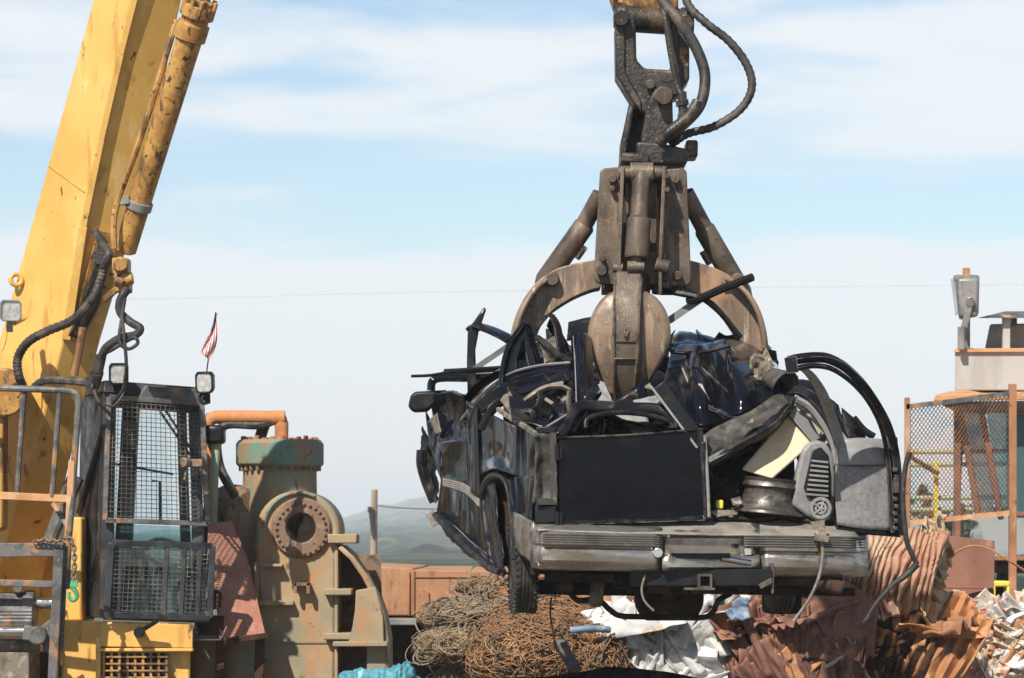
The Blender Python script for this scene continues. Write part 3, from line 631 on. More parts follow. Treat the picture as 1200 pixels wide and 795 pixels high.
# upper link: yoke with two arms and cross tube
b = MB()
b.cyl(P(722, 21, 20.5), P(810, 27, 20.55), .085, n=28)
for x, y in ((722, 21), (810, 27)):
    s1 = -1 if x < 750 else 1
    b.lathe(P(x + 12 * -s1, y, 20.5), P(x + 3 * s1, y, 20.5), [(0, .075), (.02, .098), (.8, .098), (.82, .07), (1, .065)], 24)
    b.cyl(P(x + 6 * -s1, y, 20.28), P(x + 6 * -s1, y, 20.36), .05, n=16)
pl = b.obj('link_pin', grease, G, bevel=.005)
b = MB()
b.poly([(721, 24, 20.36), (745, 20, 20.36), (746, 70, 20.36), (755, 80, 20.36), (786, 82, 20.36), (787, 30, 20.36), (808, 26, 20.36), (808, 92, 20.36), (797, 108, 20.36), (775, 132, 20.36), (752, 134, 20.36), (740, 112, 20.36), (724, 86, 20.36), (722, 60, 20.36)], .16)
yk = b.obj('yoke', grease, G, bevel=.018)
b = MB(); b.poly([(721, 28, 20.34), (733, 28, 20.34), (733, 84, 20.34), (752, 118, 20.34), (752, 134, 20.34), (738, 114, 20.34), (722, 88, 20.34)], .3)
b.poly([(797, 30, 20.30), (808, 28, 20.30), (808, 92, 20.30), (794, 112, 20.30), (786, 112, 20.30), (796, 90, 20.30)], .34)
b.obj('yoke_rib', grease, yk, bevel=.012)
b = MB()
b.poly([(768, 104, 20.22), (775, 100, 20.22), (784, 102, 20.22), (788, 110, 20.22), (789, 150, 20.22), (775, 168, 20.22), (752, 190, 20.22), (751, 162, 20.22), (759, 120, 20.22)], .07)
b.poly([(738, 117, 20.62), (760, 126, 20.62), (762, 165, 20.62), (746, 191, 20.62), (727, 189, 20.62), (728, 164, 20.62)], .07)
b.poly([(738, 122, 20.3), (743, 126, 20.3), (735, 166, 20.3), (735, 190, 20.3), (727, 189, 20.3), (728, 164, 20.3)], .36)
lk = b.obj('lower_link', grease, G, bevel=.012)
b = MB(); b.cyl(P(778, 112, 20.1), P(778, 112, 20.75), .055, n=20); b.cyl(P(762, 99, 20.3), P(762, 99, 20.36), .03, n=12); b.obj('link_bolt', steel_brown, lk, bevel=.004)
b = MB()
b.poly([(746, 166, 20.15), (776, 168, 20.15), (812, 176, 20.15), (804, 192, 20.15), (770, 193, 20.15), (748, 190, 20.15)], .5)
b.box(804, 164, 818, 184, 20.2, .25); b.beam(P(727, 188, 20.25), P(760, 190, 20.25), .06, .3); b.cyl(P(765, 188, 20.4), P(762, 200, 20.4), .2)
sw = b.obj('swivel_block', grease, G, bevel=.014)
# hoses down from the stick
b = MB(); b.tube([P(764, -40, 20.3), P(776, 0, 20.15), P(796, 25, 20.1), P(815, 55, 20.1), (P(826, 88, 20.1)), P(821, 122, 20.05), P(802, 145, 20.05), P(782, 160, 20.1), P(772, 168, 20.2)], .035, 12); b.obj('hose', hose_m, G)
b = MB(); b.tube([P(800, -50, 20.4), P(804, 0, 20.3), P(826, 26, 20.2), P(854, 48, 20.2), P(875, 76, 20.2), P(881, 103, 20.2), P(868, 128, 20.2), P(838, 148, 20.2), P(806, 157, 20.2), P(786, 170, 20.25)], .026, 12, rib=.022); b.obj('hose', hose_m, G)
b = MB(); b.tube([P(770, -30, 20.2), P(780, 22, 20.12), P(786, 60, 20.12), P(794, 100, 20.12), P(800, 112, 20.1)], .022, 10); b.cyl(P(799, 108, 20.1), P(801, 138, 20.1), .03, n=10); b.cyl(P(799, 118, 20.1), P(800, 124, 20.1), .045, n=6); b.cyl(P(801, 134, 20.1), P(801, 141, 20.1), .042, n=6); b.tube([P(801, 138, 20.1), P(798, 152, 20.1), P(786, 166, 20.2)], .026, 10); b.obj('hose', grease, G)
b = MB(); b.tube([P(772, 166, 20.05), P(786, 154, 20.02), P(806, 138, 20.02), P(818, 120, 20.04)], .038, 12); b.obj('hose', grease, G)
# head: four brackets around the axis
def bracket(x0, x1, y0, y1, Y, d, name='head_plate'):
    pts = []
    for cx, cy_, a0 in ((x1 - 7, y0 + 7, -90), (x1 - 8, y1 - 10, 0), (x0 + 9, y1 - 11, 90), (x0 + 8, y0 + 8, 180)):
        r = 7 if cy_ < 260 else 10
        for k in range(5): t = R(a0 + 22.5 * k); pts.append((cx + r * math.cos(t), cy_ + r * math.sin(t), Y))
    return pts
b = MB()
b.poly([(p[0] + (-5 if p[1] > 260 and p[0] < 712 else 0), p[1], p[2]) for p in bracket(702, 729, 196, 334, 20.12, 0)], .05)
b.poly([(p[0] + (3 if p[1] > 260 and p[0] > 795 else 0), p[1] + 2, p[2]) for p in bracket(777, 805, 195, 334, 20.12, 0)], .05)
hp = b.obj('head_plate', steel_brown, G, bevel=.008)
b = MB()
b.poly([(p[0] + (-5 if p[1] > 260 and p[0] < 712 else 0), p[1], p[2]) for p in bracket(702, 729, 196, 334, 20.66, 0)], .05)
b.poly([(p[0] + (3 if p[1] > 260 and p[0] > 795 else 0), p[1] + 2, p[2]) for p in bracket(777, 805, 195, 334, 20.66, 0)], .05)
b.box(724, 196, 784, 206, 20.18, .5); b.box(734, 214, 770, 300, 20.4, .03)
b.obj('head_plate', steel_brown, G, bevel=.008)
b = MB()
for x0, x1 in ((727.5, 724.5), (776.5, 772.5)):
    q = [P(x0, 196, 19.92), P(x0, 196, 20.2), P(x1, 335, 20.2), P(x1 - 1, 345, 19.9), P(x1 - 1, 300, 19.86)]
    b.poly(q, Vector((.022, 0, 0)))
b.obj('head_fin', steel_brown, G, bevel=.004)
b = MB(); b.box(737, 232, 741, 302, 20.1, .08); b.box(769.5, 232, 772, 300, 20.15, .05); b.obj('stiffener', rust_orange, hp)
b = MB(); b.cyl(P(724, 203, 19.98), P(781, 203, 19.98), .045, n=20); b.cyl(P(768, 310, 19.9), P(783, 314, 19.9), .045, n=16); b.cyl(P(718, 314, 19.9), P(730, 314, 19.9), .03, n=14); b.obj('head_pin', steel_brown, G, bevel=.004)
b = MB()
for x, y, r in ((718, 209, .026), (717.5, 221, .018), (792, 210, .026), (706, 303, .018), (705, 317, .034), (794, 323, .03), (781, 206, .02), (782, 222, .018), (776, 301, .022), (778, 316, .032)):
    b.lathe(P(x, y, 20.06 if x < 770 or x > 785 else 19.9), P(x, y, 20.14), [(0, r * .85), (.15, r), (1, r)], 12 if r > .02 else 6)
b.box(703.5, 305, 707.5, 316, 20.09, .03); b.obj('bolt', steel_brown, hp)
b = MB()
p, q = P(752, 202, 19.96), P(746, 303, 19.86)
b.lathe(p, q, [(0, .058), (.05, .055), (.52, .055), (.53, .06), (.56, .074), (.97, .076), (1, .066)], 28); b.cyl(P(739, 203, 19.97), P(765, 203, 19.97), .066, n=20)
b.obj('tine_cylinder', steel_brown, G)
b = MB(); b.cyl(P(746, 300, 19.87), P(744, 316, 19.86), .035); b.cyl(P(735, 313, 19.86), P(755, 313, 19.86), .038); b.box(724, 296, 772, 334, 20.05, .3); b.obj('cylinder_clevis', steel_brown, G, bevel=.004)
for sgn, ax_, top_, mid_, bot_ in ((-1, 0, (704, 228), (681, 270), (634, 336)), (1, 0, (803, 226), (829, 275), (874, 352))):
    b = MB(); p, mm, q = P(*top_, 20.42), P(*mid_, 20.52), P(*bot_, 20.64)
    b.cyl(p, mm, .056, n=22); e = (q - mm).normalized(); b.lathe(mm - e * .05, q, [(0, .06), (.03, .068), (.9, .068), (1, .05)], 22)
    k = mm + e * .12 + Vector((-sgn * .09, -.02, -.01)); b.cyl(k, k + e * .09, .024, n=10); b.cyl(k + Vector((-sgn * .01, 0, -.02)), mm + e * .1, .018, n=8)
    b.obj('tine_cylinder', steel_brown, G)
# front tine
b = MB()
A = [(722, 318, 19.86), (720, 350, 19.74), (719, 380, 19.70), (718.5, 410, 19.70), (719, 440, 19.74), (721, 471, 19.86)]
Bq = [(752, 318, 19.86), (749, 350, 19.74), (748, 380, 19.70), (747, 410, 19.70), (745, 440, 19.74), (741, 472, 19.86)]
vr = []
for k, (a, c) in enumerate(zip(A, Bq)):
    pa, pc = P(*a), P(*c); dv = Vector((.075, .26 - .028 * k, 0)); dl = Vector((.012, .26 - .028 * k, 0))
    vr.append([b.bm.verts.new(x) for x in (pa, pc, pc + dv, pa + dl)])
for r0, r1 in zip(vr, vr[1:]): b.bridge(r0, r1)
b.face(vr[0]); b.face(vr[-1][::-1])
b.box(724, 348, 745, 349.5, 19.70, .06) if False else None
ft = b.obj('tine_spine', steel_brown, G, bevel=.01)
b = MB(); b.box(722, 398.5, 745, 400.5, 19.685, .03); b.tube([P(721, 326, 19.83), P(719.5, 370, 19.70), P(719, 410, 19.69), P(719.5, 440, 19.73), P(721, 470, 19.85)], .009, 4); b.tube([P(751, 326, 19.83), P(748, 370, 19.70), P(747, 410, 19.69), P(745, 440, 19.73), P(741, 470, 19.85)], .009, 4)
b.box(720, 419.5, 746, 421, 19.69, .03); b.torus(P(734, 388, 19.685), Vector((0, 1, 0)), .016, .006, 12, 6, sq=.6); b.cyl(P(733, 392, 19.66), P(733, 392, 19.72), .014); b.obj('spine_edge', steel_brown, ft)
def spoon(mb, c0, dirx, diry, mir=1):
    pass
b = MB()
left = [(720, 344), (708, 350), (697, 364), (690, 384), (690, 403), (696, 424), (706, 446), (714, 462)]
right = [(757, 344), (770, 352), (780, 366), (785, 384), (784, 402), (775, 424), (762, 446), (752, 464)]
g = []
for (xl, y), (xr, y2) in zip(left, right):
    r = []
    for k in range(13):
        t = k / 12; x = xl + (xr - xl) * t; dd = .045 * abs(2 * t - 1)
        yy = y + (y2 - y) * t; r.append(P(x, yy, 19.775 + (.05 * abs((yy - 395) / 60) ** 2) + dd * .9))
    g.append(r)
rowsg = []
cols = [catmull([g[i][j] for i in range(len(g))], 29) for j in range(13)]
b.grid([[cols[j][i] for j in range(13)] for i in range(29)])
b.obj('tine_blade', steel_tine, G, solid=.035, angle=60)
# side tines
def side_tine(outer, inner, Y0):
    b = MB(); n = 22
    o = catmull([P(x, y, Y0) for x, y in outer], n); i_ = catmull([P(x, y, Y0) for x, y in inner], n)
    vr = []
    for k in range(n):
        e = Vector((0, .24, 0)); vr.append([b.bm.verts.new(p) for p in (o[k], i_[k], i_[k] + e, o[k] + e)])
    for r0, r1 in zip(vr, vr[1:]): b.bridge(r0, r1)
    b.face(vr[0]); b.face(vr[-1][::-1])
    t = b.obj('tine', steel_tine, G, bevel=.008, angle=30)
    b = MB(); g = []
    for k in range(7, n):
        u = (k - 7) / (n - 8); wdt = .10 + .16 * math.sin(math.pi * min(1, .15 + u * .85)) ** .8
        cc = o[k] + Vector((0, .12, 0)); inn = (i_[k] - o[k]).normalized()
        g.append([cc + Vector((0, wdt * v, 0)) + inn * .03 for v in [x / 5 - 1 for x in range(11)]])
    b.grid(g); b.obj('tine_blade', steel_tine, t, solid=.03, angle=60)
side_tine([(707, 302), (690, 306), (664, 311), (644, 319), (624, 336), (610, 357), (601, 380), (598, 402), (602, 430), (612, 455)], [(704, 338), (694, 340), (676, 347), (660, 356), (646, 366), (635, 379), (628, 392), (624, 404), (620, 428), (616, 455)], 20.28)
side_tine([(800, 304), (812, 306), (832, 312), (852, 321), (872, 335), (886, 354), (895, 375), (900, 400), (900, 425), (890, 455)], [(802, 338), (812, 342), (825, 350), (838, 360), (849, 371), (858, 384), (866, 397), (873, 410), (880, 428), (886, 455)], 20.28)
b = MB()
for x, y in ((647, 327), (865, 328)): b.lathe(P(x, y, 20.2), P(x, y, 20.6), [(0, .04), (.06, .044), (1, .044)], 18)
b.beam(P(846, 333, 20.25), P(868, 331, 20.25), .035, .03); b.obj('tine_pin', steel_brown, G, bevel=.004)
b = MB(); g2 = []
for r in range(29): g2.append([Vector((c.x, 41.55 - c.y, c.z + .05)) for c in [cols[j][r] for j in range(13)]])
b.grid(g2); b.beam(P(742, 330, 21.6), P(742, 470, 21.6), .2, .15); b.obj('tine_blade', steel_tine, G, solid=.035, angle=60)
b = MB(); b.box(706, 322, 730, 342, 20.3, .3); b.box(775, 322, 800, 342, 20.3, .3); b.box(724, 322, 778, 336, 20.32, .3); b.cyl(P(775, 330, 20.1), P(775, 345, 20.1), .06); b.box(722, 208, 780, 334, 20.45, .12); b.obj('head_base', grease, G, bevel=.01)

# ============================================================ crushed car
CAR = thing('crushed_car', 'crushed black sport utility vehicle gripped in mid air with its cargo door open', 'car', P(800, 720, 19.6))
def YR(x): return 18.5 + (x - 628) * .0011           # the plane of the rear end
def rp(x, y, d=0): return P(x, y, YR(x) + d)
def rr_(x, y, d=0): return (x, y, YR(x) + d)
rnd = random.Random(7)
# dark shell: floor, inner walls, bulkhead
b = MB()
b.sheet([[rr_(640, 612, .08), rr_(820, 606, .08), rr_(985, 612, .08)], [(620, 620, 20.2), (800, 612, 20.3), (960, 612, 20.4)], [(590, 600, 22.3), (740, 590, 22.5), (880, 590, 22.6)]], 20, 16, .03, 3, 5)
b.quad([rr_(622, 612, .1), rr_(1000, 618, .1), rr_(1000, 676, .1), rr_(622, 672, .1)], 3.2)
b.obj('floor_pan', under_m, CAR, solid=.02)
b = MB()
b.sheet([[(590, 470, 21.6), (700, 440, 21.6), (820, 430, 21.7), (925, 450, 21.7)], [(588, 620, 21.8), (700, 620, 21.8), (820, 620, 21.8), (935, 615, 21.8)]], 24, 10, .08, 2.5, 6)
b.sheet([[rr_(832, 500, .5), (860, 470, 20.2), (880, 450, 21.5)], [rr_(832, 612, .3), (850, 612, 20.2), (870, 612, 21.5)]], 12, 8, .05, 4, 8)
b.sheet([[rr_(982, 520, .5), (968, 480, 20.3), (930, 450, 21.7)], [rr_(990, 616, .3), (975, 614, 20.2), (935, 612, 21.7)]], 12, 8, .05, 4, 8)
b.sheet([[(648, 514, 18.85), (612, 496, 19.8), (576, 492, 20.6), (546, 478, 21.3), (520, 490, 22)], [(648, 560, 18.85), (618, 556, 19.7), (580, 550, 20.6), (550, 545, 21.3), (523, 535, 22)], [(640, 630, 18.95), (622, 640, 19.6), (592, 630, 20.6), (560, 608, 21.3), (532, 590, 22)]], 20, 12, .01, 4, 13)
b.obj('inner_shell', under_m, CAR, solid=.02)
# left rear cargo door
b = MB()
b.quad([rr_(654, 513), rr_(823, 504), rr_(827, 609), rr_(654, 615)], .06)
b.sheet([[rr_(656, 515, -.004), rr_(740, 511, -.008), rr_(821, 506, -.004)], [rr_(656, 560, -.008), rr_(740, 558, -.016), rr_(823, 556, -.008)], [rr_(656, 612, -.004), rr_(740, 609, -.008), rr_(825, 606, -.004)]], 30, 22, .0035, 1.6, 5)
dr = b.obj('cargo_door', black_door, CAR, bevel=.012)
b = MB()
b.tube([rp(654, 513, -.01), rp(735, 510, -.015), rp(823, 503, -.01)], .007, 6); b.tube([rp(822, 506, -.01), rp(827, 608, -.01)], .012, 6, smooth=False)
b.quad([rr_(656, 609, -.004), rr_(826, 604, -.004), rr_(826, 610, -.012), rr_(655, 616, -.012)], .02)
b.obj('door_edge', black_dusty, dr)
b = MB()
for y in (522, 601): b.box(650, y, 659, y + 17, YR(652) - .03, .05); b.cyl(P(653, y - 1, YR(652) - .035), P(653, y + 18, YR(652) - .035), .014, n=10)
b.obj('hinge', black_plastic, dr, bevel=.003)
# window frame of that door, bent
b = MB()
b.tube([rp(655, 512, 0), rp(664, 500, .02), rp(672, 484, .08), rp(684, 476, .12), rp(735, 478, .15), rp(772, 480, .12), rp(790, 492, .06), rp(788, 503, .02)], .022, 8, flat=1.6)
b.tube([rp(686, 503, .0), rp(690, 490, .02), rp(720, 484, .03), rp(756, 486, .03), rp(784, 494, .02), rp(789, 503, .0)], .016, 8)
b.beam(rp(771, 452, .1), rp(824, 522, .02), .085, .07); b.beam(rp(824, 518, .0), rp(830, 606, .02), .03, .06)
b.beam(rp(700, 452, .35), rp(668, 506, .06), .05, .05)
b.obj('door_window_frame', black_dusty, dr, bevel=.01)
b = MB(); b.beam(rp(762, 452, .06), rp(817, 525, -.01), .012, .012); b.tube([rp(826, 510, -.02), rp(829, 560, -.02), rp(831, 606, -.02)], .010, 6); b.beam(rp(829, 540, 0), rp(906, 499, .1), .03, .03); b.obj('bare_metal_edge', grey_steel, dr)
# left rear corner: taillight cavity
b = MB()
b.sheet([[rr_(627, 507, .05), rr_(639, 508, .03), rr_(652, 510, .02)], [rr_(626, 560, .06), rr_(638, 560, .10), rr_(652, 562, .05)], [rr_(624, 590, .02), rr_(638, 592, .05), rr_(652, 592, .01)]], 12, 18, .012, 9, 3)
b.beam(rp(630, 588, 0), rp(651, 588, 0), .03, .03); b.beam(rp(648, 508, 0), rp(649, 590, 0), .03, .03)
tc_ = b.obj('taillight_cavity', board_m, CAR, solid=.012)
b = MB(); b.box(627, 592, 652, 613, YR(640) + .0, .1); b.box(628, 500, 652, 508, YR(640) + .02, .1); b.obj('corner_panel', black_plastic, CAR, bevel=.008)
# side of the body: long crumpled panels running away from the viewer
def ys(x): return 18.55 + (628 - x) * .024
def sd(x, y, d=0): return (x, y, ys(x) + d)
b = MB()     # quarter panel behind and over the wheel arch
b.sheet([[sd(628, 508), sd(620, 505, -.06), sd(612, 502, .06), sd(604, 499, -.05), sd(594, 495, .04), sd(578, 487, -.05), sd(558, 482)], [sd(627, 528), sd(620, 526, -.08), sd(612, 524, .07), sd(603, 522, -.06), sd(594, 519, .04), sd(578, 513, -.08), sd(560, 512)], [sd(626, 545), sd(619, 544, -.06), sd(612, 543, .05), sd(602, 541, -.08), sd(592, 539, .0), sd(578, 535, -.06), sd(561, 536)], [sd(626, 560), sd(619, 560, -.05), sd(612, 559, .04), sd(602, 557, -.10), sd(592, 553, -.2), sd(578, 550, -.26), sd(564, 556)]], 85, 34, .002, 2, 21, k=2)
b.sheet([[sd(626, 560), sd(618, 558, -.05), sd(606, 558, .04), sd(597, 562, -.1)], [sd(624, 590, 0), sd(617, 590, -.06), sd(609, 592, .06), sd(602, 600, -.05)], [sd(623, 632), sd(615, 634, -.04), sd(608, 642, .04), sd(604, 657)]], 43, 31, .0015, 2, 22, k=2)
qp = b.obj('quarter_panel', black_paint, CAR, solid=.006, angle=40)
b = MB()     # arch lip and flare
b.tube([P(604, 655, ys(604) - .05), P(602, 610, ys(602) - .05), P(597, 570, ys(597) - .06), P(586, 557, ys(586) - .06), P(573, 562, ys(575) - .05), P(567, 580, ys(568)), P(570, 620, ys(570)), P(577, 660, ys(577))], .022, 8)
b.sheet([[sd(566, 566), sd(574, 562, -.05), sd(580, 566, -.1)], [sd(569, 610), sd(575, 606, -.05), sd(583, 606, -.08)], [sd(574, 645), sd(580, 642, -.05), sd(589, 640, -.1)], [sd(578, 672), sd(584, 673, -.05), sd(591, 672, -.1)]], 10, 26, .012, 6, 4)
b.obj('wheel_arch_flare', black_dusty, CAR, solid=.01)
b = MB(); b.sheet([[sd(570, 560, .3), sd(600, 562, .3)], [sd(572, 670, .3), sd(608, 660, .3)]], 8, 12, .03, 5, 2); b.obj('wheel_well', rust_dark, CAR, solid=.01)
b = MB(); b.tube([P(628, 509, ys(628) - .03), P(615, 500, ys(615) - .03), P(600, 491, ys(600)), P(584, 480, ys(584))], .014, 5); b.patch(P(606, 489, ys(604)), Vector((-.4, -1, .5)), .05, .022, .4, .02, 12, 31); b.obj('torn_window_sill', tan_liner, CAR, solid=.006)
b = MB()     # doors
b.sheet([[sd(562, 482), sd(554, 476, .02), sd(546, 470)], [sd(562, 520), sd(555, 518, -.04), sd(547, 516, .03)], [sd(563, 555), sd(556, 553, .03), sd(547, 548)], [sd(566, 590), sd(558, 586, -.03), sd(548, 578)], [sd(570, 618), sd(560, 608), sd(548, 592)]], 21, 33, .003, 1.6, 41, k=2)
b.sheet([[sd(569, 592), sd(560, 585, -.05), sd(550, 577, .03), sd(540, 571, -.05), sd(528, 566, .04), sd(517, 562)], [sd(571, 618), sd(562, 610, -.06), sd(551, 602, .04), sd(540, 597, -.06), sd(527, 591, .05), sd(514, 586)], [sd(574, 650), sd(563, 642, -.02), sd(551, 633, .03), sd(539, 621, -.03), sd(526, 611, .03), sd(512, 602)]], 61, 31, .002, 1.5, 42, k=2)
b.obj('side_door', black_paint, CAR, solid=.006, angle=40)
b = MB()
b.sheet([[sd(548, 518), sd(534, 516, -.05), sd(516, 518)], [sd(548, 542), sd(534, 544, .05), sd(518, 540)], [sd(548, 570), sd(536, 566, -.02), sd(517, 563)]], 25, 25, .002, 1.8, 51, k=2)
b.sheet([[sd(517, 520), sd(508, 500, .1), sd(500, 482)], [sd(518, 562), sd(511, 545), sd(503, 525)]], 12, 14, .012, 3, 52, k=2)
b.sheet([[sd(546, 462, .05), sd(530, 458, .12), sd(510, 462, .1)], [sd(546, 490, .25), sd(528, 488, .32), sd(506, 480, .1)], [sd(547, 520, .05), sd(530, 520, .1), sd(512, 518, .0)]], 18, 18, .03, 3, 53, k=2)
b.obj('front_door', black_paint, CAR, solid=.006, angle=35)
b = MB(); b.sheet([[sd(513, 484, -.05), sd(508, 487, -.1), sd(503, 494, -.05)], [sd(517, 506, -.05), sd(514, 508, -.1), sd(509, 511, -.05)]], 8, 10, .015, 8, 3); b.obj('door_liner', tan_liner, CAR, solid=.006)
b = MB()
for k in range(4): b.tube([P(563 - k * .3, 584 + k * 3.0, ys(562) - .06), P(548, 571 + k * 2.6, ys(548) - .06), P(536, 566 + k * 2.4, ys(536) - .06), P(520, 562 + k * 2.2, ys(520) - .06)], .009, 6)
b.obj('side_moulding', chrome_dust, CAR)
b = MB(); b.quad([sd(556, 578, -.05), sd(572, 598, -.05), sd(572, 606, -.04), sd(556, 588, -.04)], .03); b.obj('moulding_end', black_dusty, CAR, bevel=.006)
b = MB(); b.sheet([[sd(560, 476, -.08), sd(553, 474, -.09), sd(548, 470, -.08)], [sd(561, 530, -.08), sd(555, 529, -.10), sd(549, 528, -.08)], [sd(563, 584, -.08), sd(557, 581, -.10), sd(551, 578, -.08)]], 7, 25, .004, 2, 5, k=2); b.obj('door_pillar', black_paint, CAR, solid=.006)
b = MB()     # rocker panel hanging down
b.sheet([[sd(512, 602, -.05), sd(540, 626, -.05), sd(570, 650), sd(592, 668)], [sd(511, 610, -.1), sd(536, 636, -.1), sd(565, 662, -.1), sd(590, 675, -.1)], [sd(516, 614, .2), sd(540, 640, .2), sd(570, 666, .2), sd(592, 676, .2)]], 30, 10, .02, 6, 61)
b.tube([P(512, 604, ys(512) - .1), P(538, 630, ys(538) - .12), P(570, 660, ys(570) - .1), P(588, 671, ys(588) - .1)], .03, 8, flat=.7)
b.obj('rocker_panel', black_dusty, CAR, solid=.01, angle=24)
b = MB(); b.patch(P(508, 608, 21.5), Vector((-.3, -1, .3)), .03, .05, .6, .03, 10, 33); b.obj('torn_liner', tan_liner, CAR, solid=.006)
b = MB()     # front wing seen past the doors
b.sheet([[(497, 500, 21.9), (501, 515, 21.8), (510, 520, 21.6)], [(493, 530, 22), (500, 545, 21.9), (511, 548, 21.7)], [(496, 560, 22), (503, 572, 21.9), (513, 572, 21.7)], [(506, 586, 22), (510, 590, 21.9), (514, 585, 21.7)]], 12, 24, .02, 6, 71)
b.tube([P(494, 528, 21.8), P(494, 545, 21.8), P(500, 566, 21.8), P(509, 588, 21.8)], .03, 8)
b.obj('front_wing', black_dusty, CAR, solid=.01)
b = MB()     # door mirror
mm = [(478, 477), (481, 463), (487, 459), (522, 457), (528, 461), (526, 467), (512, 472), (500, 482), (484, 483)]
b.poly([(x, y, 21.5) for x, y in mm], .16); mi_ = b.obj('door_mirror', black_plastic, CAR, bevel=.025)
b = MB(); b.beam(P(512, 472, 21.6), P(530, 486, 21.5), .09, .08); b.obj('mirror_arm', black_plastic, mi_, bevel=.01)
b = MB()     # bent window frames, pillars
b.tube([P(505, 458, 21.6), P(507, 447, 21.6), P(518, 443, 21.6), P(548, 443, 21.5), P(575, 442, 21.3)], .028, 8)
b.tube([P(548, 492, 21.2), P(550, 470, 21.1), P(566, 450, 20.8), P(590, 436, 20.4), P(620, 428, 20.1), P(652, 424, 19.9)], .045, 4, flat=.7)
b.tube([P(556, 520, 20.3), P(556, 496, 20.3), P(566, 474, 20.1), P(588, 458, 19.8), P(615, 448, 19.6), P(648, 440, 19.5), P(668, 436, 19.5)], .055, 4, flat=.7)
b.tube([P(566, 500, 20), P(580, 476, 19.7), P(606, 464, 19.5), P(636, 456, 19.3), P(664, 444, 19.3)], .03, 8)
b.obj('window_frame', black_paint, CAR)
b = MB()     # upright blade of a torn pillar
b.poly([(548, 470, 21.3), (547, 425, 21.3), (548, 390, 21.3), (553, 380, 21.3), (567, 360, 21.3), (570, 362, 21.3), (561, 388, 21.3), (557, 410, 21.3), (558, 440, 21.3), (562, 462, 21.3)], .09)
b.obj('bent_pillar', black_dusty, CAR, bevel=.012)
b = MB(); b.tube([P(554, 386, 21.4), P(562, 383, 21.3), P(575, 387, 21.1), P(590, 394, 20.9), P(600, 400, 20.8)], .055, 8, flat=.45); b.obj('bent_pillar', black_paint, CAR)
b = MB(); b.tube([P(483, 441, 21.5), P(505, 440, 21.4), P(530, 436, 21.2), P(558, 433, 21.0), P(592, 431, 20.8)], .016, 6, flat=.7); b.tube([P(522, 436, 21.3), P(560, 434, 21.1), P(592, 432, 20.9)], .022, 6); b.obj('trim_strip', black_plastic, CAR)
b = MB(); b.beam(P(548, 438, 21.2), P(598, 404, 20.8), .035, .012); b.obj('trim_strip', grey_plastic, CAR)
b = MB()     # pointed door frame standing up at the left
b.tube([P(588, 452, 19.88), P(592, 424, 19.88), P(599, 403, 19.88), P(609, 388, 19.88), P(617, 379, 19.88)], .020, 4); b.tube([P(617, 379, 19.88), P(622, 394, 19.88), P(628, 415, 19.88), P(632, 432, 19.88)], .016, 4)
b.poly([(588, 454, 19.9), (592, 424, 19.9), (599, 403, 19.9), (609, 388, 19.9), (617, 380, 19.9), (612, 398, 19.9), (605, 420, 19.9), (602, 446, 19.9)], .05)
b.poly([(617, 381, 19.92), (622, 394, 19.92), (628, 415, 19.92), (633, 434, 19.92), (622, 436, 19.92), (616, 410, 19.92)], .05)
b.sheet([[(594, 448, 19.95), (606, 446, 19.95), (626, 432, 19.95)], [(600, 412, 19.95), (610, 400, 20), (621, 394, 19.95)]], 10, 10, .03, 8, 3)
b.obj('standing_door_frame', black_paint, CAR, solid=.008)
b = MB()     # loop of bent roof bow
b.tube([P(626, 412, 19.9), P(628, 392, 19.9), P(636, 375, 19.9), P(645, 369, 19.9), P(652, 380, 19.8), P(656, 400, 19.7), P(660, 420, 19.7)], .032, 5, flat=.35)
b.tube([P(630, 396, 19.8), P(640, 404, 19.7), P(652, 414, 19.6), P(668, 424, 19.6)], .02, 6)
b.obj('roof_bow', black_dusty, CAR)
b = MB()
b.patch(P(644, 412, 19.75), Vector((-.5, -1, .3)), .05, .09, .3, .03, 8, 81); b.patch(P(600, 478, 19.3), Vector((-.5, -1, .3)), .035, .09, .6, .03, 8, 83)
b.patch(P(655, 472, 19.3), Vector((-.2, -1, .5)), .08, .015, .6, .02, 8, 86)
b.tube([P(615, 470, 19.1), P(636, 456, 19.1), P(660, 450, 19.1)], .014, 4); b.tube([P(646, 453, 19.0), P(658, 453, 19), P(667, 457, 19), P(666, 470, 19), P(668, 484, 19)], .011, 4, smooth=False); b.tube([P(632, 464, 19.1), P(648, 474, 19)], .011, 4, smooth=False)
b.obj('torn_headliner', tan_liner, CAR, solid=.008)
b = MB()
b.sheet([[(670, 392, 19.75), (682, 390, 19.68), (694, 398, 19.8)], [(672, 430, 19.5), (683, 430, 19.42), (695, 434, 19.55)], [(674, 486, 19.1), (684, 488, 19.02), (697, 482, 19.15)]], 13, 25, .012, 3, 14, k=2)
b.sheet([[(540, 492, 20.6), (566, 462, 20.3), (596, 440, 19.9), (630, 430, 19.65), (668, 426, 19.5)], [(548, 500, 20.5), (574, 474, 20.1), (602, 454, 19.7), (634, 444, 19.5), (668, 438, 19.4)], [(556, 512, 20.3), (582, 482, 19.9), (606, 464, 19.6), (636, 454, 19.4), (668, 446, 19.3)]], 41, 13, .010, 2.5, 15, k=2)
b.sheet([[(628, 508, 18.75), (655, 492, 18.85), (684, 474, 19.0), (708, 456, 19.2)], [(652, 512, 18.7), (672, 502, 18.75), (694, 484, 18.9), (716, 464, 19.1)]], 25, 9, .012, 4, 16, k=2)
b.obj('roof_side_rail', black_paint, CAR, solid=.012, angle=20)
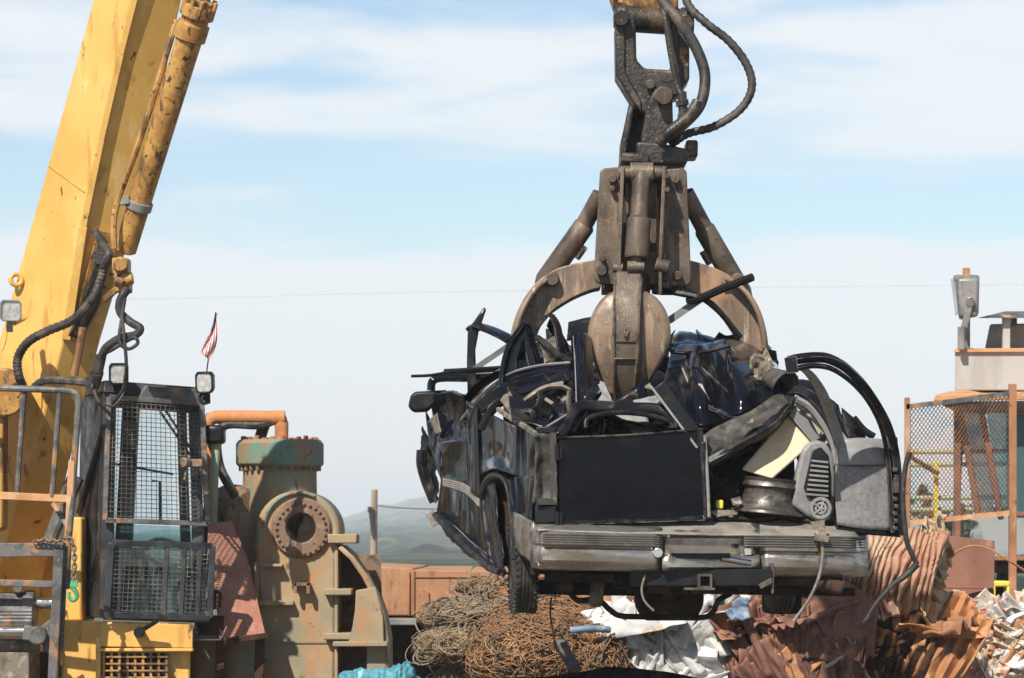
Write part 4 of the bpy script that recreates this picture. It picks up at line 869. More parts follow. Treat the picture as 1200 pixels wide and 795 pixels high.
b = MB(); b.tube([P(540, 492, 20.55), P(566, 461, 20.25), P(596, 439, 19.85), P(630, 429, 19.6), P(668, 425, 19.45)], .008, 5); b.tube([P(672, 394, 19.7), P(674, 430, 19.45), P(676, 486, 19.05)], .004, 5); b.tube([P(630, 507, 18.7), P(656, 491, 18.8), P(685, 473, 18.95), P(708, 455, 19.15)], .008, 5); b.obj('bare_metal_edge', grey_plastic, CAR)
# main roof: folded sheets
b = MB()
b.sheet([[(600, 492, 18.95), (650, 500, 18.85), (690, 496, 18.8), (740, 494, 18.85), (778, 500, 18.95)], [(596, 466, 19.3), (650, 468, 19.3), (690, 482, 19.3), (740, 482, 19.4), (780, 484, 19.4)], [(594, 440, 20), (650, 432, 20), (690, 468, 20), (740, 466, 20), (782, 460, 20.1)], [(604, 415, 21.2), (650, 402, 21.3), (690, 412, 21.3), (740, 410, 21.3), (784, 410, 21.3)]], 70, 46, .07, 1.9, 91, k=3)
b.obj('crushed_roof', black_dusty, CAR, solid=.01, angle=22)
b = MB()     # the big smooth folds right of the claw
b.sheet([[(774, 488, 18.92), (800, 498, 18.95), (824, 500, 18.84), (846, 492, 18.95), (870, 484, 18.9), (892, 472, 19.02), (910, 462, 18.98), (926, 456, 19.1)], [(776, 466, 19.1), (800, 470, 19.1), (820, 468, 18.9), (845, 466, 19.14), (868, 458, 18.98), (890, 452, 19.18), (906, 448, 19.05), (924, 450, 19.15)], [(780, 438, 19.5), (800, 440, 19.42), (814, 436, 19.22), (838, 436, 19.52), (858, 428, 19.30), (880, 426, 19.56), (898, 430, 19.38), (916, 438, 19.5)], [(788, 408, 20.2), (802, 404, 20.15), (818, 404, 19.92), (834, 402, 20.25), (850, 398, 20.02), (868, 400, 20.3), (888, 410, 20.12), (908, 424, 20.3)]], 85, 55, .003, 2.2, 95, k=2)
b.obj('folded_roof_panel', black_paint, CAR, solid=.008, angle=40)
b = MB()
b.sheet([[(786, 408, 20.4), (800, 410, 20.3), (818, 408, 20.3)], [(790, 392, 20.9), (803, 388, 20.9), (816, 392, 20.9)]], 14, 10, .02, 5, 3)
b.sheet([[(816, 410, 20.2), (840, 408, 20.2), (866, 402, 20.2)], [(816, 386, 20.8), (838, 396, 20.8), (866, 396, 20.8)]], 14, 10, .03, 5, 4)
b.sheet([[(868, 412, 20.5), (885, 420, 20.5), (902, 424, 20.5)], [(870, 396, 21), (888, 402, 21), (904, 408, 21)]], 10, 8, .02, 5, 5)
b.sheet([[(898, 430, 20.4), (912, 432, 20.4)], [(899, 408, 20.5), (910, 410, 20.5)]], 6, 6, .03, 6, 6)
b.obj('folded_roof_panel', black_paint, CAR, solid=.008, angle=35)
b = MB()     # raised creases and torn trim across the folds
b.tube([P(804, 430, 19.35), P(812, 450, 19.15), P(820, 466, 18.98), P(832, 478, 18.92), P(842, 482, 18.92)], .012, 4)
b.tube([P(820, 430, 19.4), P(838, 446, 19.3), P(856, 462, 19.1), P(872, 470, 19.05)], .007, 4)
b.tube([P(858, 408, 19.7), P(866, 424, 19.6), P(876, 440, 19.5), P(886, 456, 19.3)], .008, 4)
b.tube([P(786, 412, 19.9), P(806, 414, 19.8), P(830, 412, 19.7), P(856, 405, 19.7)], .012, 4)
b.tube([P(842, 482, 18.9), P(856, 490, 18.9), P(870, 492, 18.9)], .013, 4)
b.obj('bare_crease', black_dusty, CAR, solid=.004)
b = MB(); b.patch(P(826, 464, 18.99), Vector((-.3, -1, .4)), .014, .085, .5, .012, 10, 97); b.tube([P(800, 432, 19.4), P(806, 446, 19.2), P(813, 458, 19.05)], .006, 4); b.tube([P(868, 430, 19.5), P(876, 446, 19.35), P(884, 456, 19.22)], .005, 4); b.obj('scraped_fold', grey_steel, CAR, solid=.003)
b = MB(); b.sheet([[(825, 510, 18.80), (846, 497, 18.83), (868, 487, 18.86), (891, 475, 18.90), (918, 458, 19.0)], [(828, 522, 18.77), (850, 510, 18.80), (873, 498, 18.83), (897, 484, 18.87), (921, 464, 18.97)], [(830, 536, 18.76), (852, 524, 18.78), (878, 508, 18.80), (904, 492, 18.85), (925, 470, 18.95)]], 33, 13, .026, 5, 57, k=3); b.obj('torn_headliner', board_m, CAR, solid=.006, angle=20)
b = MB()     # lower edge of the folded roof, dusty dark liner underneath
b.tube([P(829, 540, 18.75), P(850, 528, 18.78), P(880, 511, 18.82), P(905, 496, 18.86), P(920, 478, 18.95), P(928, 464, 19.05)], .030, 4)
b.sheet([[(832, 545, 18.8), (870, 526, 18.85), (910, 500, 18.9), (925, 478, 19)], [(834, 562, 19.5), (870, 542, 19.6), (905, 516, 19.7), (925, 490, 19.8)]], 20, 8, .02, 5, 9)
b.obj('roof_edge', black_dusty, CAR, solid=.01)
b = MB(); 
ax_ = (P(926, 455, 18.98) - P(904, 442, 19.1)).normalized(); a_ = ax_.cross(ZUP).normalized(); e_ = ax_.cross(a_)
b.grid([[P(904, 444, 19.1) + ax_ * (.14 * t) + (a_ * math.cos(R(130 + 20 * k)) + e_ * math.sin(R(130 + 20 * k))) * (.05 + .035 * t + .002 * k) for k in range(13)] for t in (0, .3, .65, 1)]); b.obj('curled_liner', board_m, CAR, solid=.006)
b = MB(); b.patch(P(893, 432, 19.3), Vector((-.1, -1, .2)), .07, .09, .3, .05, 12, 99, rag=.3); b.patch(P(900, 438, 19.2), Vector((-.3, -1, .2)), .05, .05, 1.3, .05, 12, 100, rag=.3); b.obj('torn_headliner', tan_liner, CAR, solid=.01)
b = MB()     # right jamb and quarter remains
b.tube([P(925, 462, 19.05), P(940, 461, 19.0), P(958, 474, 18.96), P(974, 498, 18.95), P(982, 525, 18.95), P(986, 560, 18.95), P(986, 612, 18.95)], .035, 4)
b.tube([P(925, 452, 19.3), P(945, 452, 19.2), P(965, 468, 19.15), P(980, 492, 19.1), P(992, 520, 19.1)], .045, 4, flat=.6)
b.sheet([[(930, 446, 19.6), (950, 450, 19.5), (975, 470, 19.4), (1005, 512, 19.3)], [(935, 462, 19.4), (955, 470, 19.3), (975, 495, 19.2), (990, 520, 19.2)]], 20, 8, .025, 5, 11)
b.obj('door_jamb', black_dusty, CAR, solid=.01)
b = MB(); b.tube([P(934, 468, 18.98), P(950, 478, 18.98), P(964, 496, 18.97), P(976, 520, 18.96), P(981, 545, 18.96)], .030, 6, flat=.6)
for k in range(7): b.patch(P(936 + k * 6.5, 470 + k * k * .9 + k * 2, 19.0), Vector((-.2, -1, .2)), .03, .03, k, .03, 14, 110 + k, rag=.3)
b.obj('torn_jamb_trim', grey_plastic, CAR, solid=.006)
# things jammed in the cargo bay
b = MB()
c = [P(868, 551, 18.95), P(905, 562, 18.90), P(952, 520, 19.0), P(922, 487, 19.05)]
e = Vector((.15, .55, .12)); b.hexa([c[0], c[1], c[1] + e, c[0] + e, c[3], c[2], c[2] + e, c[3] + e]); b.obj('cream_trim_box', cream, CAR, bevel=.012)
b = MB(); b.quad([(924, 485, 19.0), (944, 480, 19.05), (962, 514, 19.1), (953, 520, 18.98)], .3); b.obj('box_end', grey_plastic, CAR, bevel=.008)
b = MB()
p, q = P(899, 603, 18.98), P(903, 561, 18.98)
b.lathe(p, q, [(0, .215), (.02, .222), (.09, .215), (.12, .19), (.26, .165), (.42, .155), (.60, .15), (.72, .152), (.76, .172), (.86, .165), (.9, .158), (.97, .168), (1, .17), (1, .15), (.8, .13), (.3, .12)], 44); b.obj('steel_wheel_rim', rim_m, CAR)
b = MB()
pts = [(934, 552), (941, 527), (948, 518), (958, 516), (968, 519), (976, 532), (979, 555), (979, 598), (972, 610), (962, 612), (944, 604), (928, 592)]
b.poly([rr_(x, y, .05) for x, y in pts], .16); vp = b.obj('vent_panel', grey_plastic, CAR, bevel=.02)
b = MB(); b.poly([rr_(x, y, .035) for x, y in [(952, 528), (962, 524), (971, 534), (974, 556), (974, 588), (960, 592), (946, 582), (942, 572)]], .05); b.obj('vent_slot_shade', black_plastic, vp, bevel=.006)  # black slot backing, also standing in for shade on the panel's right
b = MB()
for k in range(8): b.beam(rp(951 - k * .9, 540 + k * 5.6, .03), rp(970, 542 + k * 5.6, .03), .012, .02)
b.torus(rp(962, 596, .02), Vector((0, 1, 0)), .055, .012, 20, 6); b.torus(rp(962, 596, .02), Vector((0, 1, 0)), .03, .008, 16, 6)
for k in range(5): t = k * 1.25; b.beam(rp(962, 596, .02), rp(962 + 10 * math.cos(t), 596 + 10 * math.sin(t), .02), .012, .012)
b.obj('vent_slat', grey_plastic, vp)
b = MB()
for k in range(26):
    x = rnd.uniform(834, 872); y = rnd.uniform(565, 604)
    b.patch(P(x, y, 18.95 + rnd.uniform(0, .35)), Vector((rnd.uniform(-.6, .6), -1, rnd.uniform(-.2, .8))), rnd.uniform(.02, .06), rnd.uniform(.02, .06), rnd.uniform(0, 3), .025, 16, 200 + k, n=6, rag=.3)
b.obj('jammed_junk', under_m, CAR, solid=.01)
b = MB(); b.box(839, 586, 848, 597, 18.85, .07); b.obj('yellow_cap', yel_post, CAR, bevel=.01)
b = MB(); b.beam(P(858, 589, 18.85), P(868, 586, 18.85), .04, .03); b.patch(P(846, 602, 18.82), Vector((0, -1, .4)), .09, .02, .1, .015, 14, 240); b.obj('white_fragment', tan_liner, CAR, solid=.004)
# open right cargo door
b = MB()
b.sheet([[rr_(982, 517, .02), rr_(1000, 514, -.04), rr_(1020, 514, -.04), rr_(1041, 516, .0)], [rr_(981, 530, -.03), rr_(1000, 530, -.10), rr_(1022, 530, -.10), rr_(1042, 530, -.05)], [rr_(979, 545, -.03), rr_(1000, 545, -.09), rr_(1022, 545, -.09), rr_(1043, 544, -.05)]], 16, 12)
b.quad([rr_(980, 518, .0), rr_(1040, 517, .0), rr_(1042, 545, .0), rr_(980, 545, .0)], .05)
cd = b.obj('open_cargo_door', grey_plastic, CAR, solid=.008)
b = MB(); b.sheet([[rr_(979, 546, -.04), rr_(1010, 545, -.06), rr_(1042, 544, -.04)], [rr_(979, 585, -.05), rr_(1010, 585, -.07), rr_(1043, 585, -.05)], [rr_(981, 615, -.05), rr_(1010, 620, -.07), rr_(1042, 622, -.05)]], 14, 14, .006, 5, 3); b.obj('door_carpet', grey_carpet, cd, solid=.02)
b = MB()
b.quad([rr_(978, 520, .05), rr_(1052, 520, .05), rr_(1058, 628, .05), rr_(978, 622, .05)], .05)
b.quad([rr_(980, 616, -.03), rr_(1044, 622, -.03), rr_(1058, 630, -.03), rr_(980, 624, -.03)], .1)
b.quad([rr_(1043, 512, -.06), rr_(1052, 512, -.02), rr_(1060, 628, -.02), rr_(1046, 628, -.06)], .08)
b.obj('door_skin', black_paint, cd, bevel=.01)
b = MB()
b.tube([P(924, 424, 18.2), P(935, 421, 18.21), P(955, 419, 18.25), P(972, 421, 18.3), P(992, 432, 18.4), P(1014, 454, 18.54), P(1032, 482, 18.68), P(1042, 505, 18.78), P(1049, 535, 18.88), P(1052, 570, 18.92), P(1054, 600, 18.92), P(1056, 628, 18.92)], .034, 4, flat=.9)
b.tube([P(928, 434, 18.2), P(942, 430, 18.22), P(960, 429, 18.26), P(978, 434, 18.33), P(1000, 450, 18.46), P(1018, 472, 18.6), P(1032, 500, 18.74), P(1039, 530, 18.85), P(1043, 570, 18.88), P(1046, 624, 18.88)], .016, 4)
b.beam(P(921, 429, 18.2), P(934, 427, 18.2), .09, .06)
b.obj('door_window_frame', black_dusty, cd)
b = MB(); b.tube([P(941, 432, 18.27), P(950, 440, 18.33), P(962, 458, 18.48), P(971, 480, 18.65), P(979, 502, 18.8), P(984, 520, 18.92)], .036, 4, flat=.5); b.tube([P(979, 502, 18.9), P(990, 516, 18.9)], .02, 6); b.obj('door_pillar_trim', grey_plastic, cd)
b = MB(); b.tube([P(1000, 490, 19.1), P(1012, 504, 19.1), P(1024, 512, 19.1)], .02, 6); b.sheet([[(986, 478, 19.2), (1000, 490, 19.2)], [(988, 520, 19.15), (1015, 513, 19.15)]], 6, 6, .01, 6, 2); b.obj('broken_window', black_plastic, cd, solid=.008)
b = MB()
for k in range(9):
    y = 548 + k * 8.6; b.box(1046 + (k % 2) * 2, y, 1052 + (k % 2), y + 5, 18.86, .05)
b.box(1047, 560, 1054, 578, 18.84, .05); b.obj('latch_fitting', rim_m, cd, bevel=.004)
b = MB(); b.tube([P(1066, 530, 18.8), P(1061, 548, 18.8), P(1058, 580, 18.8), P(1060, 612, 18.8), P(1063, 636, 18.8), P(1070, 652, 18.8), P(1075, 662, 18.8)], .022, 8, flat=.7); b.tube([P(1075, 661, 18.8), P(1062, 674, 18.8), P(1046, 686, 18.8), P(1028, 706, 18.8), P(1012, 730, 18.8)], lambda t: .022 - .012 * t, 8, smooth=True); b.obj('hanging_weatherstrip', rubber, CAR)
b = MB(); b.tube([P(961, 626, 18.7), P(964, 645, 18.68), P(963, 662, 18.7), P(957, 684, 18.72), P(946, 706, 18.75), P(930, 728, 18.78)], .010, 6); b.obj('hanging_cable', grey_steel, CAR)
b = MB(); b.patch(P(961, 622, 18.68), Vector((0, -1, .2)), .03, .06, .2, .02, 14, 260, rag=.3); b.beam(P(955, 630, 18.66), P(970, 632, 18.66), .03, .03); b.obj('torn_bracket', tan_liner, CAR, solid=.01)
# bumper
def bump(cols, rows_, mb):
    g = []
    for y, d in rows_:
        g.append([P(x, y + (x - 640) * sl + dy, YR(x) - .15 + d + dd) for x, dy, dd, sl in cols])
    mb.grid(g)
sl = .022
b = MB()
bump([(622, 0, .25, sl), (627, -1, .10, sl), (636, 0, .02, sl), (650, 0, 0, sl), (765, 0, 0, sl), (776, 0, .03, sl)], [(611, .30), (618, .06), (624, .0), (626, -.012), (637, -.012), (639, .01), (641, .012), (645, .0), (656, .0), (662, .02), (666, .06), (667, .15)], b)
bump([(890, 0, .03, .014), (900, 0, .0, .014), (985, 0, .0, .014), (1004, 0, .05, .014), (1016, -1, .18, .014)], [(606, .34), (622, .06), (627, .0), (629, -.012), (641, -.012), (643, .01), (646, .012), (650, 0), (660, .0), (666, .02), (670, .06), (671, .15)], b)
bump([(776, 0, .01, sl), (786, -1, .012, sl), (880, -3, .012, sl), (890, -4, .01, sl)], [(609, .28), (622, .04), (625, .0), (628, .035), (648, .035), (651, -.015), (656, -.02), (662, -.02), (666, .03), (667, .12)], b)
bp = b.obj('rear_bumper', chrome, CAR, solid=.012, angle=30)
b = MB()
b.sheet([[rr_(632, 604, .3), rr_(760, 602, .3), rr_(880, 602, .3), rr_(985, 606, .3)], [rr_(632, 617, -.02), rr_(760, 620, -.03), rr_(880, 620, -.03), rr_(1000, 622, -.02)], [rr_(630, 622, -.145), rr_(760, 626, -.155), rr_(880, 628, -.155), rr_(1005, 630, -.13)]], 40, 10, .004, 6, 3)
b.obj('bumper_step', chrome_dust, bp, solid=.01)
b = MB()
for k in range(5):
    y = 626.5 + k * 2.7; b.tube([P(x, y + (x - 640) * sl, YR(x) - .165 + dd) for x, dd in ((628, .1), (637, .02), (650, 0), (760, 0), (774, .02))], .0065, 6)
    y = 625 + k * 2.9; b.tube([P(x, y + (x - 640) * .014, YR(x) - .165 + dd) for x, dd in ((872, .02), (884, .0), (985, 0), (1003, .05), (1014, .16))], .0065, 6)
b.obj('step_pad', pad_m, bp)
b = MB(); b.box(787, 648.5, 856, 654.5, YR(820) - .19, .06); b.cyl(rp(863, 640, -.15), rp(863, 640, -.10), .014, n=10); b.obj('plate_slot', black_door, bp)
b = MB(); b.cyl(rp(771, 648, -.17), rp(771, 648, -.10), .030, n=16); b.box(872, 642, 881, 651, YR(876) - .15, .03); b.tube([rp(846, 654, -.19), rp(880, 660, -.19)], .018, 8, smooth=False); b.obj('bumper_bolt', shiny, bp, bevel=.004)
b = MB()     # wrapped end on the side
b.sheet([[sd(625, 612, -.1), sd(612, 604, -.08), sd(602, 600, -.05)], [sd(626, 640, -.12), sd(612, 630, -.1), sd(602, 624, -.05)], [sd(632, 664, -.1), sd(616, 654, -.08), sd(606, 646, -.03)]], 14, 14, .006, 6, 5); b.obj('bumper_end', chrome, bp, solid=.01)
# running gear
WH = (613, 657, 19.35)
b = MB(); c = P(*WH); axv = Vector((.997, .08, .0)).normalized(); wd_ = .14
prof_ = [(0, .20), (.0, .265), (.03, .293), (.10, .309)]
tread = []
for k in range(5): tread += [(.12 + k * .16, .315), (.24 + k * .16, .315), (.245 + k * .16, .304), (.275 + k * .16, .304)]
b.lathe(c - axv * wd_ / 2, c + axv * wd_ / 2, prof_ + tread[:-2] + [(.90, .309), (.97, .293), (1, .265), (1, .20)], 64)
for k in range(48):
    t = k * 6.2832 / 48; a = axv.cross(ZUP).normalized(); e = axv.cross(a); d = a * math.cos(t) + e * math.sin(t)
    for s_ in (-.42, .42): b.beam(c + axv * wd_ * (s_ - .10) + d * .313, c + axv * wd_ * (s_ + .10) + d * .313, .014, .014, up=d)
ty = b.obj('rear_tyre', rubber, CAR)
b = MB(); b.lathe(c - axv * .075, c + axv * .06, [(0, .19), (.2, .20), (.3, .15), (.9, .13), (1, .19)], 32); b.obj('rim', rim_m, ty)
b = MB(); c2 = c + axv * 1.55
b.lathe(c2 - axv * wd_ / 2, c2 + axv * wd_ / 2, prof_ + tread[:-2] + [(.90, .309), (.97, .293), (1, .265), (1, .20)], 48); b.obj('rear_tyre', rubber, CAR)
b = MB(); b.lathe(c + axv * .08, c2 - axv * .08, [(0, .07), (.1, .05), (.40, .055), (.43, .12), (.47, .165), (.53, .165), (.57, .12), (.60, .055), (.9, .05), (1, .07)], 24)
b.beam(P(628, 688, 19.35), P(760, 690, 19.4), .09, .08)
b.obj('rear_axle', under_m, CAR)
b = MB()
b.beam(P(640, 676, 18.75), P(720, 678, 18.7), .05, .2); b.beam(P(640, 670, 18.8), P(985, 676, 19.1), .08, .1); b.beam(P(660, 684, 18.8), P(700, 660, 21.9), .12, .1); b.beam(P(940, 690, 19), P(900, 660, 22), .12, .1)
b.box(722, 664, 738, 690, 18.7, .06); b.box(720, 666, 724, 690, 18.66, .06); b.box(737, 668, 905, 688, 18.62, .08); b.beam(P(735, 690, 18.8), P(1000, 694, 19), .05, .1)
b.obj('frame_rail', under_m, CAR, bevel=.008)
b = MB(); b.box(738, 667, 905, 687, 18.58, .06); b.obj('hitch_bar', black_plastic, CAR, bevel=.006)
b = MB()
Y = 18.5
for x0_, y0_, x1_, y1_ in ((818, 673, 821, 690), (832, 673, 835, 690), (821, 673, 832, 676), (821, 687, 832, 690)): b.box(x0_, y0_, x1_, y1_, Y, .12)
b.box(802, 689, 838, 692, Y, .1); b.box(904, 660, 907, 696, Y + .1, .04); b.beam(P(890, 688, Y), P(905, 680, Y), .03, .03)
b.obj('hitch_receiver', under_tan, CAR, bevel=.003)
b = MB(); b.tube([P(905, 676, 18.9), P(935, 678, 18.85), P(958, 683, 18.82), P(988, 690, 18.8)], .045, 14); b.obj('exhaust_pipe', rust_dark, CAR)
b = MB(); b.tube([P(668, 695, 18.9), P(678, 704, 18.9), P(700, 703, 18.9), P(716, 716, 18.9), P(728, 722, 18.9), P(760, 723, 18.9), P(820, 724, 18.9), P(835, 718, 18.9), P(842, 704, 18.9), P(856, 696, 19)], .017, 8); b.tube([P(646, 700, 19), P(645, 720, 19), P(648, 740, 19), P(652, 758, 19)], .006, 6); b.obj('sway_bar', under_m, CAR)
b = MB(); b.cyl(P(703, 661, 18.8), P(698, 708, 18.9), .042, n=16); b.obj('shock_absorber', under_tan, CAR)
b = MB(); b.tube([P(756, 674, 18.56), P(752, 690, 18.55), P(755, 704, 18.55), P(766, 716, 18.55)], .007, 6); b.obj('hanging_wire', tan_liner, CAR)
b = MB(); b.lathe(P(748, 700, 19.2), P(820, 700, 19.3), [(0, .08), (.1, .14), (.9, .14), (1, .08)], 20); b.box(900, 690, 940, 720, 19.6, .5); b.obj('fuel_tank', under_m, CAR, bevel=.02)
# loose torn strips across the roof (each small, all part of the wreck)
b = MB()
for k in range(70):
    u = rnd.random(); x = 640 + u * 150 + (rnd.random() < .25) * rnd.uniform(20, 90)
    Y = rnd.uniform(18.95, 20.6); y = 500 - (Y - 18.9) * 55 + rnd.uniform(-12, 6)
    if 684 < x < 792 and Y < 20.2: y = max(y, 478)
    if x > 775 and Y < 19.9: continue
    b.mi = rnd.choice((0,) * 9 + (1,) * 4 + (2, 3))
    b.patch(P(x, y, Y), Vector((rnd.uniform(-.9, .6), -1, rnd.uniform(-.1, 1))), rnd.uniform(.05, .17), rnd.uniform(.02, .08), rnd.uniform(0, 3.1), rnd.uniform(.008, .03), 4, 300 + k, n=8, bend=rnd.uniform(-.06, .06), rag=.22)
b.obj('torn_metal', [black_paint, black_dusty, grey_plastic, tan_liner], CAR, solid=.007, angle=25)
b = MB()
for k in range(26):
    x = rnd.uniform(600, 800); Y = rnd.uniform(19.0, 20.2); y = 500 - (Y - 18.9) * 50 + rnd.uniform(-12, 4)
    a = rnd.uniform(-.6, 1.0); ln = rnd.uniform(20, 55)
    if 684 < x < 792 or 684 < x + ln < 792: y = max(y, 482); a = rnd.uniform(-.3, .2)
    p = P(x, y, Y - .05); q = P(x + ln * math.cos(a), y - ln * math.sin(a), Y + rnd.uniform(-.1, .3)); mid = p.lerp(q, .5) + Vector((rnd.uniform(-.05, .05), -.03, rnd.uniform(-.04, .06)))
    b.mi = rnd.choice((0, 1, 1, 2)); b.tube([p, mid, q], rnd.uniform(.01, .026), 6, flat=rnd.uniform(.4, 1))
b.obj('torn_strip', [black_plastic, black_dusty, grey_steel], CAR)
b = MB(); b.sheet([[(706, 462, 18.86), (722, 474, 18.8), (740, 482, 18.78), (758, 486, 18.78)], [(700, 470, 18.8), (716, 484, 18.75), (738, 494, 18.72), (760, 496, 18.74)]], 14, 6, .012, 8, 3); b.patch(P(709, 460, 18.85), Vector((-.4, -1, .2)), .02, .07, .5, .01, 10, 290); b.patch(P(762, 474, 18.85), Vector((-.2, -1, .5)), .09, .05, .3, .02, 10, 291); b.obj('torn_grey_panel', grey_plastic, CAR, solid=.008)
b = MB(); b.tube([P(882, 325, 19.75), P(850, 337, 19.85), P(820, 350, 19.95), P(806, 352, 20.0)], .026, 8); b.tube([P(765, 337, 20.1), P(790, 343, 20.0), P(822, 350, 19.95), P(840, 362, 19.95), P(868, 396, 20.0)], .020, 6); b.obj('bent_bar', black_plastic, CAR)
b = MB(); b.beam(P(822, 350, 20), P(784, 376, 20.1), .045, .015); b.obj('trim_strip', grey_plastic, CAR)
b = MB(); b.sheet([[(666, 378, 21.2), (690, 372, 21.2), (705, 375, 21.2)], [(664, 400, 21), (690, 398, 21), (708, 400, 21)]], 10, 8, .02, 6, 4); b.sheet([[(640, 385, 21), (655, 390, 21)], [(640, 420, 20.6), (660, 420, 20.6)]], 8, 8, .04, 6, 7); b.obj('folded_roof_panel', black_dusty, CAR, solid=.01)

# ============================================================ old press body
PR = thing('hydraulic_press', 'weathered green and rust press body with a round bolted port', 'press', (P(345, 640, 27.3).x, 27.6, 0))
YP = 27.3
b = MB(); cx = P(328, 560, YP + .45); c_ = lambda y: Vector((cx.x, YP + .45, P(328, y, YP + .45).z))
def yl(y): return c_(y)
b.lathe(yl(560), yl(516), [(0, .3152), (.28, .3152), (.30, .3576), (.36, .3764), (.9, .3764), (.95, .3623), (1, .3529)], 56)
b.obj('top_flange', press_green, PR, bevel=.006)
b = MB(); b.lathe(yl(row_ground(27.75)), yl(548), [(0, .3952), (.55, .3952), (.6, .3482), (.72, .3246), (1, .3152)], 48); b.obj('cylinder_barrel', press_m, PR)
b = MB()
for k in range(30):
    t = k * 6.2832 / 30; o = Vector((math.cos(t), math.sin(t), 0)) * .339
    q = yl(544) + o; b.cyl(q - Vector((0, 0, .06)), q + Vector((0, 0, .01)), .016, n=6)
b.obj('flange_bolt', ring_m, PR)
b = MB()
for k in range(26):
    t = k * 6.2832 / 26; q = yl(516) + Vector((math.cos(t), math.sin(t), 0)) * .315
    b.cyl(q - Vector((0, 0, .01)), q + Vector((0, 0, .012 + .01 * (k % 3))), .024, n=6)
b.obj('flange_bolt', pink_rust, PR)
b = MB()     # front casting: rounded head over straight cheeks
pts = []
for k in range(19):
    t = math.pi * k / 18; pts.append((349 + 47 * math.cos(math.pi - t) * -1 * -1, 622 - 48 * math.sin(t)))
pts = [(349 - 49 * math.cos(math.pi * k / 18), 622 - 47 * math.sin(math.pi * k / 18)) for k in range(19)]
pts = [(302, 900), (303, 700), (299, 640)] + pts + [(394, 660), (392, 900)]
b.poly([(x, y, YP) for x, y in pts], .9)
ca = b.obj('front_casting', press_tan, PR, bevel=.03)
b = MB(); gq = []
for k in range(12):
    t = math.pi * (.02 + .62 * k / 11); gq.append(P(351 - 41.5 * math.cos(t), 620 - 42 * math.sin(t), YP - .004))
b.tube(gq, .035, 8, flat=.5); b.obj('green_rim', press_green, ca)
b = MB(); c = P(353, 619, YP)
fr_ = Vector((0, -1, 0))
b.lathe(c + Vector((0, .02, 0)), c + fr_ * .05, [(0, .2588), (.55, .2588), (.6, .2465), (1, .2428), (1, .1317), (.7, .1223), (.0, .1204)], 56, cap=False); rg = b.obj('port_ring', ring_m, PR, bevel=.004)
b = MB()
for k in range(26):
    t = k * 6.2832 / 26; q = c + Vector((math.cos(t) * .209, -.045, math.sin(t) * .209)); b.cyl(q, q + fr_ * .025, .015, n=6)
b.obj('port_bolt', ring_m, rg)
b = MB(); b.lathe(c + Vector((0, .0, 0)) + fr_ * .02, c + fr_ * .03, [(0, .1270), (1, .1270)], 32); b.obj('port_bore', under_m, rg)
b = MB()
b.box(308, 661, 331, 665, YP - .12, .14); b.box(303, 704, 344, 710, YP - .1, .12); b.box(298, 658, 303, 780, YP - .04, .1); b.box(384, 626, 418, 637, YP - .08, .5)
b.box(380, 690, 412, 698, YP - .10, .6); b.box(380, 742, 412, 750, YP - .10, .6)
b.obj('ledge', press_tan, PR, bevel=.01)
b = MB(); b.box(344, 683, 363, 687, YP - .14, .14); b.box(344, 683, 348, 695, YP - .14, .05); b.box(359, 683, 363, 696, YP - .14, .05); b.obj('bracket', ring_m, PR, bevel=.004)
b = MB(); b.box(303, 752, 392, 754, YP - .012, .02); b.obj('weld_line', press_m, PR)
b = MB()     # curved side wing
arc = [(398, 641), (412, 654), (426, 674), (438, 697), (447, 722), (452, 750), (454, 900)]
b2 = [P(x, y, YP - .05) for x, y in arc]; b3 = [p + Vector((0, 1.0, 0)) for p in b2]
r0 = [b.bm.verts.new(p) for p in b2]; r1 = [b.bm.verts.new(p) for p in b3]
for k in range(len(r0) - 1): b.face([r0[k], r0[k + 1], r1[k + 1], r1[k]])
b.obj('side_wing', press_tan, PR, solid=.04)
b = MB(); b.poly([(417, 692, YP - .1), (440, 688, YP - .1), (449, 724, YP - .1), (450, 756, YP - .1), (408, 754, YP - .1), (413, 735, YP - .1), (416, 715, YP - .1)], .05); b.box(390, 752, 454, 758, YP - .2, .9); b.box(430, 756, 452, 900, YP - .06, .06); b.box(392, 640, 396, 900, YP - .02, .9)
b.obj('wing_plate', press_tan, PR, bevel=.008)
b = MB(); b.quad([(394, 650, YP + .7), (446, 650, YP + .7), (452, 900, YP + .7), (394, 900, YP + .7)], .05); b.obj('wing_back', ring_m, PR)
b = MB(); b.cyl(P(268, 608, YP + .6), P(300, 612, YP + .3), .3, n=32); b.obj('side_boss', ring_m, PR, bevel=.02)
b = MB(); b.cyl(P(283, 745, YP - .3), P(283, row_ground(YP - .3), YP - .3), .16, n=24); b.cyl(P(250, 750, YP - .2), P(250, row_ground(YP - .2), YP - .2), .22, n=24); b.cyl(P(286, 600, YP + .3), P(283, 660, YP + .3), .12, n=20); b.obj('guide_column', press_m, PR)
b = MB(); b.box(228, 752, 300, 900, YP + .1, .8); b.obj('press_base', rust_dark, PR, bevel=.02)
